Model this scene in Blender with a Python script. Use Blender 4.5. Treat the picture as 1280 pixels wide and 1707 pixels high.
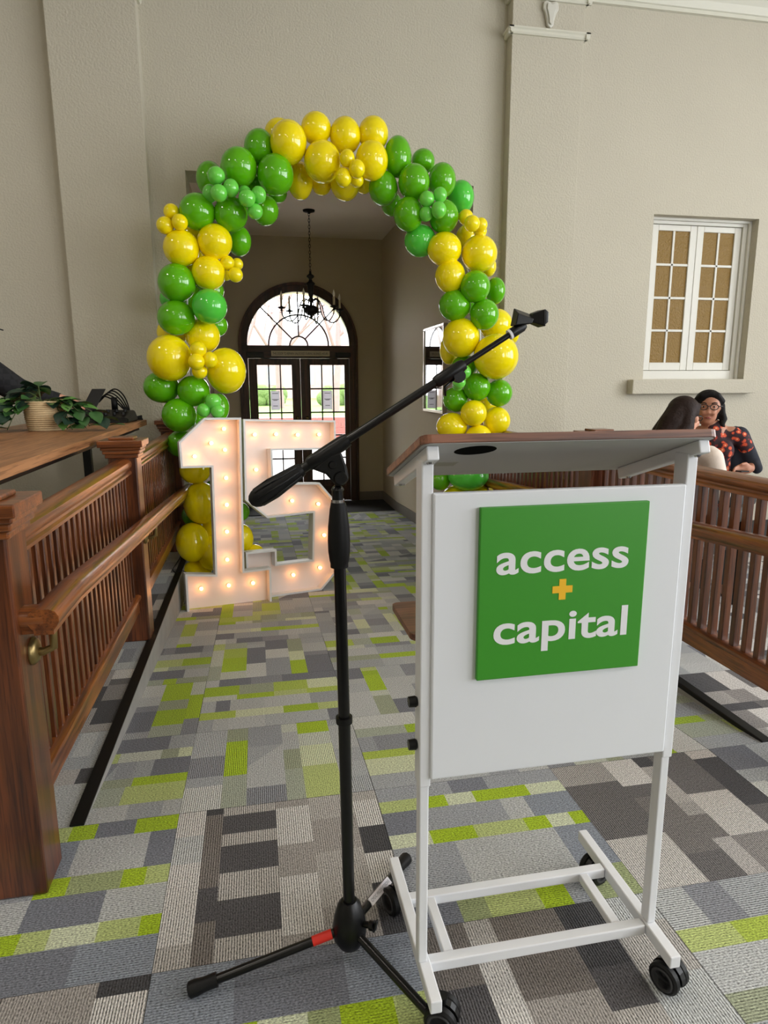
import bpy, bmesh, math, random
from mathutils import Vector, Matrix

scene = bpy.context.scene
for o in list(bpy.data.objects):
    bpy.data.objects.remove(o)
COL = scene.collection
random.seed(7)

# ------------------------------------------------------------------ camera
YAW, PITCH, ROLL = math.radians(10.978), math.radians(11.108), math.radians(-0.258)
CAM_H = 1.5
_f = Vector((math.sin(YAW)*math.cos(PITCH), math.cos(YAW)*math.cos(PITCH), -math.sin(PITCH)))
_r = Vector((math.cos(YAW), -math.sin(YAW), 0)); _u = _r.cross(_f)
_r2 = math.cos(ROLL)*_r + math.sin(ROLL)*_u; _u2 = -math.sin(ROLL)*_r + math.cos(ROLL)*_u
cam = bpy.data.cameras.new('camera'); camo = bpy.data.objects.new('camera', cam); COL.objects.link(camo)
cam.sensor_fit = 'VERTICAL'; cam.sensor_height = 24.0; cam.lens = 1090.0/1707.0*24.0
cam.clip_start = 0.05; cam.clip_end = 300
mw = Matrix((( _r2.x, _u2.x, -_f.x, 0), (_r2.y, _u2.y, -_f.y, 0), (_r2.z, _u2.z, -_f.z, CAM_H), (0, 0, 0, 1)))
camo.matrix_world = mw
scene.camera = camo

# ------------------------------------------------------------------ world, exposure
world = bpy.data.worlds.new('overcast_sky'); scene.world = world; world.use_nodes = True
bg = world.node_tree.nodes['Background']; bg.inputs[0].default_value = (0.93, 0.96, 1.0, 1); bg.inputs[1].default_value = 8.0
scene.view_settings.view_transform = 'Standard'; scene.view_settings.look = 'None'
scene.view_settings.exposure = 0.5; scene.view_settings.gamma = 1.0; scene.view_settings.use_curve_mapping = False
scene.cycles.use_denoising = True
scene.cycles.max_bounces = 7; scene.cycles.diffuse_bounces = 5; scene.cycles.glossy_bounces = 3; scene.cycles.transmission_bounces = 6
scene.cycles.sample_clamp_indirect = 6.0

ROOM = dict(x0=-5.5, x1=8.5, y0=-6.0, y1=6.2, z=5.1)
# daylight comes through the tall windows of the side and rear walls (sky sampled through portals)
WINS_R = [(-5.2, -2.8), (-1.9, 0.5), (1.0, 3.6)]       # y ranges in the right wall
WINS_B = [(4.6, 6.6)]       # x ranges in the rear wall
WZ = (0.9, 4.5)
def portal(name, loc, rot, sx, sy):
    l = bpy.data.lights.new(name, 'AREA'); l.shape = 'RECTANGLE'; l.size = sx; l.size_y = sy; l.cycles.is_portal = True
    o = bpy.data.objects.new(name, l); COL.objects.link(o); o.location = loc; o.rotation_euler = rot
for a, b in WINS_R:
    portal('window_portal', (ROOM['x1']+0.05, (a+b)/2, sum(WZ)/2), (0, math.pi/2, 0), WZ[1]-WZ[0], b-a)
for a, b in WINS_B:
    portal('window_portal', ((a+b)/2, ROOM['y0']-0.05, sum(WZ)/2), (math.pi/2, 0, 0), b-a, WZ[1]-WZ[0])
LAMP_STRENGTH = 26.0
LAMPS = [(-1.6, 1.2), (2.6, 1.2), (-1.6, -2.2), (2.6, -2.2), (5.4, 2.8), (-3.6, 3.6)]

# ------------------------------------------------------------------ helpers
def lin(c):
    return tuple((v/255/12.92) if v/255 <= 0.04045 else ((v/255+0.055)/1.055)**2.4 for v in c)

def new_mat(name):
    m = bpy.data.materials.new(name); m.use_nodes = True
    nt = m.node_tree; return m, nt, nt.nodes['Principled BSDF']

def N(nt, kind, **kw):
    n = nt.nodes.new(kind)
    for k, v in kw.items():
        setattr(n, k, v)
    return n

def mat(name, rgb, rough=0.5, metal=0.0, bump=None, var=0.0, varscale=3.0, spec=0.5, emit=None, coat=0.0):
    m, nt, p = new_mat(name)
    c = lin(rgb)
    p.inputs['Base Color'].default_value = (*c, 1); p.inputs['Roughness'].default_value = rough; p.inputs['Metallic'].default_value = metal
    p.inputs['Specular IOR Level'].default_value = spec
    p.inputs['Coat Weight'].default_value = coat
    tc = N(nt, 'ShaderNodeTexCoord')
    if var:
        no = N(nt, 'ShaderNodeTexNoise'); no.inputs['Scale'].default_value = varscale; no.inputs['Detail'].default_value = 4
        nt.links.new(tc.outputs['Object'], no.inputs['Vector'])
        mx = N(nt, 'ShaderNodeMix', data_type='RGBA')
        mx.inputs[6].default_value = (*[v*(1-var) for v in c], 1); mx.inputs[7].default_value = (*[min(1, v*(1+var)) for v in c], 1)
        nt.links.new(no.outputs['Fac'], mx.inputs[0]); nt.links.new(mx.outputs[2], p.inputs['Base Color'])
    if bump:
        sc, st, dist = bump
        no = N(nt, 'ShaderNodeTexNoise'); no.inputs['Scale'].default_value = sc; no.inputs['Detail'].default_value = 3
        nt.links.new(tc.outputs['Object'], no.inputs['Vector'])
        bp = N(nt, 'ShaderNodeBump'); bp.inputs['Strength'].default_value = st; bp.inputs['Distance'].default_value = dist
        nt.links.new(no.outputs['Fac'], bp.inputs['Height']); nt.links.new(bp.outputs['Normal'], p.inputs['Normal'])
    if emit:
        p.inputs['Emission Color'].default_value = (*lin(emit[0]), 1); p.inputs['Emission Strength'].default_value = emit[1]
    return m

def wood(name, dark, light, axis='z', rough=0.35, scale=1.0, coat=0.2):
    m, nt, p = new_mat(name)
    tc = N(nt, 'ShaderNodeTexCoord'); oi = N(nt, 'ShaderNodeObjectInfo')
    ad = N(nt, 'ShaderNodeVectorMath', operation='ADD')
    ml = N(nt, 'ShaderNodeMath', operation='MULTIPLY'); ml.inputs[1].default_value = 17.0
    nt.links.new(oi.outputs['Random'], ml.inputs[0])
    nt.links.new(tc.outputs['Object'], ad.inputs[0]); nt.links.new(ml.outputs[0], ad.inputs[1])
    mp = N(nt, 'ShaderNodeMapping'); s = [26*scale]*3; s['xyz'.index(axis)] = 1.6*scale
    mp.inputs['Scale'].default_value = s
    nt.links.new(ad.outputs[0], mp.inputs['Vector'])
    n1 = N(nt, 'ShaderNodeTexNoise'); n1.inputs['Scale'].default_value = 1.0; n1.inputs['Detail'].default_value = 5; n1.inputs['Distortion'].default_value = 0.6
    nt.links.new(mp.outputs[0], n1.inputs['Vector'])
    mp2 = N(nt, 'ShaderNodeMapping'); s2 = [160*scale]*3; s2['xyz'.index(axis)] = 7*scale
    mp2.inputs['Scale'].default_value = s2; nt.links.new(ad.outputs[0], mp2.inputs['Vector'])
    n2 = N(nt, 'ShaderNodeTexNoise'); n2.inputs['Scale'].default_value = 1.0; n2.inputs['Detail'].default_value = 2
    nt.links.new(mp2.outputs[0], n2.inputs['Vector'])
    cr = N(nt, 'ShaderNodeValToRGB'); e = cr.color_ramp.elements
    e[0].position = 0.32; e[0].color = (*lin(dark), 1); e[1].position = 0.66; e[1].color = (*lin(light), 1)
    nt.links.new(n1.outputs['Fac'], cr.inputs[0])
    cr2 = N(nt, 'ShaderNodeValToRGB'); e = cr2.color_ramp.elements
    e[0].position = 0.36; e[0].color = (0.45, 0.42, 0.4, 1); e[1].position = 0.5; e[1].color = (1, 1, 1, 1)
    nt.links.new(n2.outputs['Fac'], cr2.inputs[0])
    mx = N(nt, 'ShaderNodeMix', data_type='RGBA', blend_type='MULTIPLY'); mx.inputs[0].default_value = 0.8
    nt.links.new(cr.outputs[0], mx.inputs[6]); nt.links.new(cr2.outputs[0], mx.inputs[7])
    nt.links.new(mx.outputs[2], p.inputs['Base Color'])
    p.inputs['Roughness'].default_value = rough; p.inputs['Coat Weight'].default_value = coat; p.inputs['Coat Roughness'].default_value = 0.25
    bp = N(nt, 'ShaderNodeBump'); bp.inputs['Strength'].default_value = 0.15; bp.inputs['Distance'].default_value = 0.001
    nt.links.new(n2.outputs['Fac'], bp.inputs['Height']); nt.links.new(bp.outputs['Normal'], p.inputs['Normal'])
    return m

def curve(pts, n=6):
    q = [Vector(p) for p in pts]; out = []
    for j in range(len(q)-1):
        p0, p1, p2, p3 = q[max(j-1,0)], q[j], q[j+1], q[min(j+2,len(q)-1)]
        for i in range(n):
            t = i/n; out.append(.5*((2*p1)+(-p0+p2)*t+(2*p0-5*p1+4*p2-p3)*t*t+(-p0+3*p1-3*p2+p3)*t**3))
    return out+[q[-1]]

class MB:
    """collects shapes in world coordinates; build() links them as one mesh object"""
    def __init__(self):
        self.bm = bmesh.new()
    def box(self, x0, y0, z0, x1, y1, z1):
        v = [self.bm.verts.new(p) for p in ((x0,y0,z0),(x1,y0,z0),(x1,y1,z0),(x0,y1,z0),(x0,y0,z1),(x1,y0,z1),(x1,y1,z1),(x0,y1,z1))]
        for f in ((3,2,1,0),(4,5,6,7),(0,1,5,4),(1,2,6,5),(2,3,7,6),(3,0,4,7)):
            self.bm.faces.new([v[i] for i in f])
        return self
    def hexa(self, pts):      # 8 points, bottom 4 then top 4
        v = [self.bm.verts.new(p) for p in pts]
        for f in ((3,2,1,0),(4,5,6,7),(0,1,5,4),(1,2,6,5),(2,3,7,6),(3,0,4,7)):
            self.bm.faces.new([v[i] for i in f])
        return self
    def bar(self, a, b, w, h, up=(0,0,1)):
        a, b = Vector(a), Vector(b); d = (b-a).normalized(); s = d.cross(Vector(up)).normalized(); t = s.cross(d)
        q = []
        for p in (a, b):
            q += [p - s*w/2 - t*h/2, p + s*w/2 - t*h/2, p + s*w/2 + t*h/2, p - s*w/2 + t*h/2]
        v = [self.bm.verts.new(p) for p in q]
        for f in ((3,2,1,0),(4,5,6,7),(0,1,5,4),(1,2,6,5),(2,3,7,6),(3,0,4,7)):
            self.bm.faces.new([v[i] for i in f])
        return self
    def sweep(self, prof, a, b, side, up):   # 2D profile (s,t) swept from a to b
        a, b, side, up = Vector(a), Vector(b), Vector(side), Vector(up)
        r0 = [self.bm.verts.new(a + side*s + up*t) for s, t in prof]; r1 = [self.bm.verts.new(b + side*s + up*t) for s, t in prof]
        n = len(prof)
        for i in range(n):
            self.bm.faces.new((r0[i], r0[(i+1) % n], r1[(i+1) % n], r1[i]))
        self.bm.faces.new(list(reversed(r0))); self.bm.faces.new(r1)
        return self
    def tube(self, pts, r, n=10, caps=True):
        pts = [Vector(p) for p in pts]
        if not isinstance(r, (list, tuple)):
            r = [r]*len(pts)
        rings = []; ref = None
        for i, p in enumerate(pts):
            d = (pts[min(i+1, len(pts)-1)] - pts[max(i-1, 0)])
            d = d.normalized() if d.length > 1e-9 else Vector((0,0,1))
            if ref is None:
                ref = Vector((0,0,1)) if abs(d.z) < 0.9 else Vector((1,0,0))
            s = d.cross(ref)
            if s.length < 1e-5:
                s = d.cross(Vector((0.3,0.9,0.2)))
            s.normalize(); t = s.cross(d).normalized(); ref = t
            rings.append([self.bm.verts.new(p + (s*math.cos(2*math.pi*k/n) + t*math.sin(2*math.pi*k/n))*r[i]) for k in range(n)])
        for a, b in zip(rings, rings[1:]):
            for k in range(n):
                self.bm.faces.new((a[k], b[k], b[(k+1) % n], a[(k+1) % n]))
        if caps:
            self.bm.faces.new(rings[0]); self.bm.faces.new(list(reversed(rings[-1])))
        return self
    def lathe(self, prof, c=(0,0,0), n=20, axis=(0,0,1)):
        ax = Vector(axis).normalized(); c = Vector(c)
        s = ax.cross(Vector((1,0,0))) if abs(ax.x) < 0.9 else ax.cross(Vector((0,1,0)))
        s.normalize(); t = ax.cross(s); rings = []
        for r, z in prof:
            if r < 1e-6:
                rings.append([self.bm.verts.new(c + ax*z)])
            else:
                rings.append([self.bm.verts.new(c + ax*z + (s*math.cos(2*math.pi*k/n) + t*math.sin(2*math.pi*k/n))*r) for k in range(n)])
        for a, b in zip(rings, rings[1:]):
            if len(a) == 1 and len(b) == 1: continue
            for k in range(n):
                k2 = (k+1) % n
                if len(a) == 1: self.bm.faces.new((a[0], b[k2], b[k]))
                elif len(b) == 1: self.bm.faces.new((a[k], a[k2], b[0]))
                else: self.bm.faces.new((a[k], a[k2], b[k2], b[k]))
        if len(rings[0]) > 1: self.bm.faces.new(list(reversed(rings[0])))
        if len(rings[-1]) > 1: self.bm.faces.new(rings[-1])
        return self
    def ell(self, c, r, seg=16, rings=10):
        m = Matrix.Translation(c) @ Matrix.Diagonal((*r, 1))
        bmesh.ops.create_uvsphere(self.bm, u_segments=seg, v_segments=rings, radius=1.0, matrix=m); return self
    def prism(self, poly, o, u, v, w, depth):   # polygon (a,b) -> o+u*a+v*b, extruded along w
        o, u, v, w = Vector(o), Vector(u), Vector(v), Vector(w)
        f0 = [self.bm.verts.new(o + u*a + v*b) for a, b in poly]; f1 = [self.bm.verts.new(o + u*a + v*b + w*depth) for a, b in poly]
        n = len(poly)
        A = self.bm.faces.new(f0); B = self.bm.faces.new(list(reversed(f1)))
        for i in range(n):
            self.bm.faces.new((f0[i], f1[i], f1[(i+1) % n], f0[(i+1) % n]))
        A.normal_update(); B.normal_update(); bmesh.ops.triangulate(self.bm, faces=[A, B]); return self
    def quad(self, *pts):
        self.bm.faces.new([self.bm.verts.new(p) for p in pts]); return self
    def build(self, name, m, parent=None, smooth=False, bevel=0.0, seg=2, label=None, sub=0):
        off = Vector((0,0,0)); q = parent
        while q is not None:
            off += q.location; q = q.parent
        bmesh.ops.recalc_face_normals(self.bm, faces=self.bm.faces[:])
        me = bpy.data.meshes.new(name)
        if off.length > 0:
            bmesh.ops.translate(self.bm, verts=self.bm.verts[:], vec=-off)
        self.bm.to_mesh(me); self.bm.free()
        if m is not None: me.materials.append(m)
        if smooth:
            for p in me.polygons: p.use_smooth = True
        o = bpy.data.objects.new(name, me); COL.objects.link(o); o.parent = parent
        if smooth == 'auto':
            try:
                me.set_sharp_from_angle(angle=math.radians(38))
            except Exception:
                pass
        if bevel:
            b = o.modifiers.new('bevel', 'BEVEL'); b.width = bevel; b.segments = seg; b.limit_method = 'ANGLE'; b.angle_limit = math.radians(40)
        if sub:
            s = o.modifiers.new('sub', 'SUBSURF'); s.levels = sub; s.render_levels = sub
        if label: o['label'] = label
        return o

def thing(name, label, cat, loc=(0,0,0), group=None):
    o = bpy.data.objects.new(name, None); COL.objects.link(o); o.location = loc; o.empty_display_size = 0.1
    o['label'] = label; o['category'] = cat
    if group: o['group'] = group
    return o
def tag(o, label, cat, group=None):
    o['label'] = label; o['category'] = cat
    if group: o['group'] = group
    return o
def struct(o, label=None):
    o['kind'] = 'structure'
    if label: o['label'] = label
    return o
def inst(src, parent, loc, rot=None, scale=None):   # another piece sharing src's mesh
    c = src.copy(); COL.objects.link(c); c.parent = parent; c.location = loc
    if rot is not None: c.rotation_euler = rot
    if scale is not None: c.scale = scale
    return c

# ------------------------------------------------------------------ materials
WALL = mat('greige_stucco', (196, 190, 174), 0.85, bump=(60, 0.7, 0.010), var=0.04, varscale=2.0, spec=0.25)
HALLW = mat('hall_plaster', (196, 182, 158), 0.8, bump=(70, 0.35, 0.004), spec=0.25)
CEIL = mat('ceiling_paint', (205, 198, 186), 0.85, spec=0.2)
TRIMW = mat('white_trim_paint', (212, 210, 200), 0.4)
MOULD = mat('moulding_paint', (214, 212, 198), 0.5)
OAKZ = wood('oak_upright', (56, 25, 11), (118, 62, 28), 'z', coat=0.6)
OAKY = wood('oak_lengthwise', (84, 40, 16), (156, 88, 38), 'y', rough=0.3, coat=0.6)
OAKX = wood('oak_crosswise', (84, 40, 16), (146, 82, 36), 'x', rough=0.3, coat=0.5)
DARKZ = wood('dark_door_wood_upright', (48, 27, 20), (86, 50, 36), 'z', rough=0.4)
DARKX = wood('dark_door_wood_cross', (48, 27, 20), (86, 50, 36), 'x', rough=0.4)
COUNTER = wood('laminate_counter', (146, 98, 62), (182, 130, 88), 'y', rough=0.45, scale=0.6, coat=0.0)
WALNUT = wood('walnut_veneer', (96, 58, 44), (146, 96, 72), 'x', rough=0.4)
WHITEM = mat('white_powder_coat', (230, 232, 236), 0.4)
WHITEP = mat('white_panel', (230, 233, 238), 0.45)
GREYU = mat('grey_underside', (178, 178, 178), 0.6)
BLACKM = mat('black_metal', (7, 7, 8), 0.28, spec=0.4)
BLACKP = mat('black_plastic', (8, 8, 9), 0.36, spec=0.35)
RUBBER = mat('black_rubber', (12, 12, 13), 0.5, spec=0.3)
BRASS = mat('antique_brass', (150, 130, 86), 0.35, metal=0.9)
CHROME = mat('chrome', (200, 200, 200), 0.2, metal=1.0)
GREYB = mat('grey_baseboard', (120, 112, 102), 0.5)
# ------------------------------------------------------------------ room shell
RX0, RX1, RY0, RY1, RZ = ROOM['x0'], ROOM['x1'], ROOM['y0'], ROOM['y1'], ROOM['z']
YW = 6.2; WT = 0.35                      # back wall face and thickness
OPX0, OPX1, OPZ = -0.50, 2.055, 3.28     # opening to the entrance hall
WX0, WX1, WZ0, WZ1 = 3.905, 5.08, 1.53, 3.115   # window recess
RAMP_Y0, RAMP_X0, RAMP_X1 = 2.18, -0.645, 2.055
RAMP_S = 1/12
HALL_S = 1/20; Z_W = -(YW-RAMP_Y0)*RAMP_S; KINK = 10.27; Z_H = Z_W-(KINK-YW)*HALL_S
HX0, HX1, HY1, HZ = -0.66, 2.2, 11.4, 3.86

def fz(y):
    if y <= RAMP_Y0: return 0.0
    if y <= YW: return -(y-RAMP_Y0)*RAMP_S
    if y <= KINK: return Z_W-(y-YW)*HALL_S
    return Z_H

m = MB()
m.box(RX0, YW, -0.6, OPX0, YW+WT, RZ); m.box(OPX1, YW, -0.6, WX0, YW+WT, RZ); m.box(OPX0, YW, OPZ, OPX1, YW+WT, RZ)
m.box(WX0, YW, -0.6, WX1, YW+WT, WZ0); m.box(WX0, YW, WZ1, WX1, YW+WT, RZ); m.box(WX1, YW, -0.6, RX1, YW+WT, RZ)
wall_back = struct(m.build('wall_back', WALL), 'greige stucco wall with the opening into the entrance hall')
for nm, a, b in (('left', -1.475, -0.792), ('right', 2.34, 3.02)):
    p = MB().box(a, YW-0.12, -0.6, b, YW+0.01, RZ).build('pilaster', WALL, wall_back, bevel=0.006)
    prof = [(0, 0), (0.02, 0.0), (0.03, 0.012), (0.03, 0.03), (0.042, 0.04), (0.042, 0.052), (0, 0.052)]
    def ring(z, k=1.0, name='pilaster_moulding'):
        mm = MB(); d = 0.042*k; pr = [(s*k, t*k) for s, t in prof]
        mm.sweep(pr, (a-d, YW-0.12, z), (b+d, YW-0.12, z), (0,-1,0), (0,0,1))
        mm.sweep(pr, (a, YW-0.12-d, z), (a, YW, z), (-1,0,0), (0,0,1)); mm.sweep(pr, (b, YW-0.12-d, z), (b, YW, z), (1,0,0), (0,0,1))
        mm.build(name, MOULD, p)
    ring(4.495); ring(4.775, 1.1)
    c = (a+b)/2
    # carved corbel: shield shaped top, narrow waist, small drop
    out = [(-0.068, 0.20), (-0.04, 0.212), (0, 0.2), (0.04, 0.212), (0.068, 0.20), (0.072, 0.15), (0.052, 0.118), (0.034, 0.06), (0.03, 0.02), (0.0, 0.0), (-0.03, 0.02), (-0.034, 0.06), (-0.052, 0.118), (-0.072, 0.15)]
    cb = MB().prism(out, (c, YW-0.12, 4.556), (1,0,0), (0,0,1), (0,-1,0), 0.035).build('corbel', TRIMW, p, bevel=0.01, label='white carved corbel')
    inn = [(x*0.6, 0.02+z*0.8) for x, z in out]
    MB().prism(inn, (c, YW-0.155, 4.556), (1,0,0), (0,0,1), (0,-1,0), 0.015).build('corbel_relief', TRIMW, cb, bevel=0.006)
# crown moulding
cp = [(0, 0), (0.035, 0), (0.035, 0.03), (0.05, 0.035), (0.075, 0.09), (0.13, 0.15), (0.17, 0.17), (0.17, 0.2), (0.2, 0.23), (0, 0.23)]
m = MB()
m.sweep(cp, (RX0, YW, 4.86), (RX1, YW, 4.86), (0,-1,0), (0,0,1))
struct(m.build('trim_1', MOULD), 'white crown moulding along the top of the back wall')
# side, rear walls with window openings
def holed(name, axis, face, lo, hi, wins, t, label):
    m = MB(); edges = [lo]
    for a, b in wins: edges += [a, b]
    edges.append(hi)
    def bx(u0, u1, z0, z1):
        if axis == 'x': m.box(min(face, face+t), u0, z0, max(face, face+t), u1, z1)
        else: m.box(u0, min(face, face+t), z0, u1, max(face, face+t), z1)
    for i in range(0, len(edges), 2): bx(edges[i], edges[i+1], -0.6, RZ)
    for a, b in wins: bx(a, b, -0.6, WZ[0]); bx(a, b, WZ[1], RZ)
    w = struct(m.build(name, WALL), label)
    for a, b in wins:
        fr = MB()
        def fb(u0, u1, z0, z1):
            if axis == 'x': fr.box(face+t*0.5, u0, z0, face+t*0.5+0.05, u1, z1)
            else: fr.box(u0, face+t*0.5-0.05, z0, u1, face+t*0.5, z1)
        for k in range(4):
            u = a+(b-a)*k/3; fb(max(a, u-0.03), min(b, u+0.03), WZ[0], WZ[1])
        for k in range(6):
            z = WZ[0]+(WZ[1]-WZ[0])*k/5; fb(a, b, max(WZ[0], z-0.03), min(WZ[1], z+0.03))
        fr.build('window_frame', TRIMW, w)
    return w
holed('wall_right', 'x', RX1, RY0, YW+WT, WINS_R, 0.25, 'stucco side wall with tall windows')
holed('wall_rear', 'y', RY0, RX0, RX1, WINS_B, -0.25, 'stucco rear wall with tall windows')
struct(MB().box(RX0-0.25, RY0, -0.6, RX0, YW+WT, RZ).build('wall_left', WALL), 'plain stucco wall on the left')
struct(MB().box(RX0-0.25, RY0-0.25, RZ, RX1+0.25, YW+WT, RZ+0.2).build('ceiling', CEIL), 'plain room ceiling')
# lamps of the room
LAMPM = mat('lamp_diffuser', (255, 250, 238), 0.5, emit=((255, 246, 232), LAMP_STRENGTH))
for k, (x, y) in enumerate(LAMPS):
    where = ('over the left aisle', 'over the lectern', 'behind the viewer on the left', 'behind the viewer on the right', 'over the seated people', 'over the counter')[k]
    t = thing('ceiling_light', 'round frosted ceiling light ' + where, 'ceiling light', (x, y, RZ-0.02), 'round ceiling lights')
    MB().lathe([(0.0, 0.02), (0.30, 0.02), (0.30, -0.05), (0.27, -0.05)], (x, y, RZ-0.02), 28).build('rim', WHITEM, t)
    MB().lathe([(0.27, -0.045), (0.27, -0.055), (0.2, -0.085), (0.0, -0.1)], (x, y, RZ-0.02), 28).build('diffuser', LAMPM, t, smooth=True)

# ------------------------------------------------------------------ window in the back wall
GOLD, nt, p = new_mat('obscured_amber_glass')
p.inputs['Base Color'].default_value = (*lin((130, 103, 50)), 1); p.inputs['Roughness'].default_value = 0.3; p.inputs['Specular IOR Level'].default_value = 0.2
p.inputs['Emission Color'].default_value = (*lin((176, 132, 62)), 1); p.inputs['Emission Strength'].default_value = 0.035  # faint glow of the panes imitates light from the room behind
tc = N(nt, 'ShaderNodeTexCoord'); vo = N(nt, 'ShaderNodeTexNoise'); vo.inputs['Scale'].default_value = 60; vo.inputs['Detail'].default_value = 2
nt.links.new(tc.outputs['Object'], vo.inputs['Vector'])
bp = N(nt, 'ShaderNodeBump'); bp.inputs['Strength'].default_value = 0.9; bp.inputs['Distance'].default_value = 0.01
nt.links.new(vo.outputs['Fac'], bp.inputs['Height']); nt.links.new(bp.outputs['Normal'], p.inputs['Normal'])
win = struct(thing('window_1', 'white casement window with amber obscured panes', 'window', (WX0, YW, WZ0))); del win['category']
FY = 6.34
m = MB()
yb_ = YW+WT-.03
m.box(WX0, FY-0.02, WZ0, WX0+0.075, yb_, WZ1); m.box(WX1-0.075, FY-0.02, WZ0, WX1, yb_, WZ1); m.box(WX0+.075, FY-0.02, WZ1-0.055, WX1-.075, yb_, WZ1); m.box(WX0+.075, FY-0.02, WZ0, WX1-.075, yb_, WZ0+0.09)
m.box(WX0, FY-0.05, WZ0, WX0+0.03, FY-.0205, WZ1); m.box(WX1-0.03, FY-0.05, WZ0, WX1, FY-.0205, WZ1); m.box(WX0+.03, FY-0.05, WZ1-0.025, WX1-.03, FY-.0205, WZ1)
m.build('window_frame', TRIMW, win, bevel=0.004)
sx0, sx1, sz0, sz1 = WX0+0.078, WX1-0.078, WZ0+0.094, WZ1-0.058
mid = (sx0+sx1)/2
for a, b in ((sx0, mid-0.002), (mid+0.002, sx1)):
    m = MB(); st = 0.075
    m.box(a, FY, sz0, a+st, FY+0.04, sz1); m.box(b-st, FY, sz0, b, FY+0.04, sz1); m.box(a+st, FY, sz0, b-st, FY+0.04, sz0+0.08); m.box(a+st, FY, sz1-0.055, b-st, FY+0.04, sz1)
    sash = m.build('sash', TRIMW, win, bevel=0.004)
    gx0, gx1, gz0, gz1 = a+st, b-st, sz0+0.08, sz1-0.055
    mm = MB(); cx = (gx0+gx1)/2; mm.box(cx-0.012, FY+0.004, gz0, cx+0.012, FY+0.034, gz1)
    for k in range(1, 4):
        z = gz0+(gz1-gz0)*k/4; mm.box(gx0, FY+0.004, z-0.012, gx1, FY+0.034, z+0.012)
    mm.build('muntin', TRIMW, sash, bevel=0.003)
    for i in range(2):
        for k in range(4):
            x0 = gx0 if i == 0 else cx+0.01; x1 = cx-0.01 if i == 0 else gx1
            z0 = gz0+(gz1-gz0)*k/4+(0.01 if k else 0); z1 = gz0+(gz1-gz0)*(k+1)/4-(0.01 if k < 3 else 0)
            MB().box(x0, FY+0.016, z0, x1, FY+0.022, z1).build('pane', GOLD, sash)
MB().box(WX0-0.165, YW-0.1, 1.385, WX1+0.085, YW+0.05, WZ0).build('window_sill', WALL, win, bevel=0.008)
MB().box(WX0-.02, YW+WT, WZ0-.02, WX1+.02, YW+WT+.02, WZ1+.02).build('window_back', WALL, win)

# ------------------------------------------------------------------ floors: slab, ramp, curbs, hall
SLAB = mat('carpet_backing', (70, 70, 72), 0.95, spec=0.1)
m = MB(); m.box(RX0, RY0, -0.62, RX1, RAMP_Y0, -0.008); m.box(RX0, RAMP_Y0, -0.62, RAMP_X0, YW, -0.008); m.box(RAMP_X1, RAMP_Y0, -0.62, RX1, YW, -0.008)
floor = struct(m.build('floor', SLAB), 'patchwork carpet floor of the room')
m = MB()
def hx(x0, x1, y0, y1, z0, z1, b):
    m.hexa([(x0,y0,b),(x1,y0,b),(x1,y1,b),(x0,y1,b),(x0,y0,z0),(x1,y0,z0),(x1,y1,z1),(x0,y1,z1)])
e = 0.008
hx(RAMP_X0, RAMP_X1, RAMP_Y0, YW, -e, Z_W-e, -1.2)
floor_ramp = struct(m.build('floor_ramp', SLAB), 'carpeted ramp running down to the entrance hall')
m = MB()
hx(HX0-0.3, HX1+0.3, YW, KINK, Z_W-e, Z_H-e, -1.2); hx(HX0-0.3, HX1+0.3, KINK, HY1+0.8, Z_H-e, Z_H-e, -1.2)
floor_hall = struct(m.build('floor_hall', SLAB), 'carpet floor of the entrance hall')

CARPET, nt, p = new_mat('carpet_pile')
at = N(nt, 'ShaderNodeVertexColor', layer_name='Col'); uv = N(nt, 'ShaderNodeUVMap', uv_map='UVMap')
sep = N(nt, 'ShaderNodeSeparateXYZ'); nt.links.new(uv.outputs[0], sep.inputs[0])
mu = N(nt, 'ShaderNodeMath', operation='MULTIPLY'); mu.inputs[1].default_value = 2*math.pi/0.0075; nt.links.new(sep.outputs['Y'], mu.inputs[0])
si = N(nt, 'ShaderNodeMath', operation='SINE'); nt.links.new(mu.outputs[0], si.inputs[0])
no = N(nt, 'ShaderNodeTexNoise'); no.inputs['Detail'].default_value = 2; no.inputs['Scale'].default_value = 1.0
mpn = N(nt, 'ShaderNodeMapping'); mpn.inputs['Scale'].default_value = (150, 260, 1); nt.links.new(uv.outputs[0], mpn.inputs['Vector']); nt.links.new(mpn.outputs[0], no.inputs['Vector'])
st = N(nt, 'ShaderNodeMath', operation='MULTIPLY'); nt.links.new(si.outputs[0], st.inputs[0]); nt.links.new(at.outputs['Alpha'], st.inputs[1])
n2 = N(nt, 'ShaderNodeMath', operation='MULTIPLY_ADD'); n2.inputs[1].default_value = 2.6; n2.inputs[2].default_value = -0.30; nt.links.new(no.outputs['Fac'], n2.inputs[0])
ad = N(nt, 'ShaderNodeMath', operation='ADD'); nt.links.new(st.outputs[0], ad.inputs[0]); nt.links.new(n2.outputs[0], ad.inputs[1])
cl = N(nt, 'ShaderNodeMath', operation='MAXIMUM'); cl.inputs[1].default_value = 0.15; nt.links.new(ad.outputs[0], cl.inputs[0])
vm = N(nt, 'ShaderNodeVectorMath', operation='SCALE'); nt.links.new(at.outputs['Color'], vm.inputs[0]); nt.links.new(cl.outputs[0], vm.inputs['Scale'])
nt.links.new(vm.outputs[0], p.inputs['Base Color'])
p.inputs['Roughness'].default_value = 0.9; p.inputs['Specular IOR Level'].default_value = 0.12; p.inputs['Sheen Weight'].default_value = 0.1
bp = N(nt, 'ShaderNodeBump'); bp.inputs['Strength'].default_value = 0.4; bp.inputs['Distance'].default_value = 0.003
nt.links.new(ad.outputs[0], bp.inputs['Height']); nt.links.new(bp.outputs['Normal'], p.inputs['Normal'])

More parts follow.
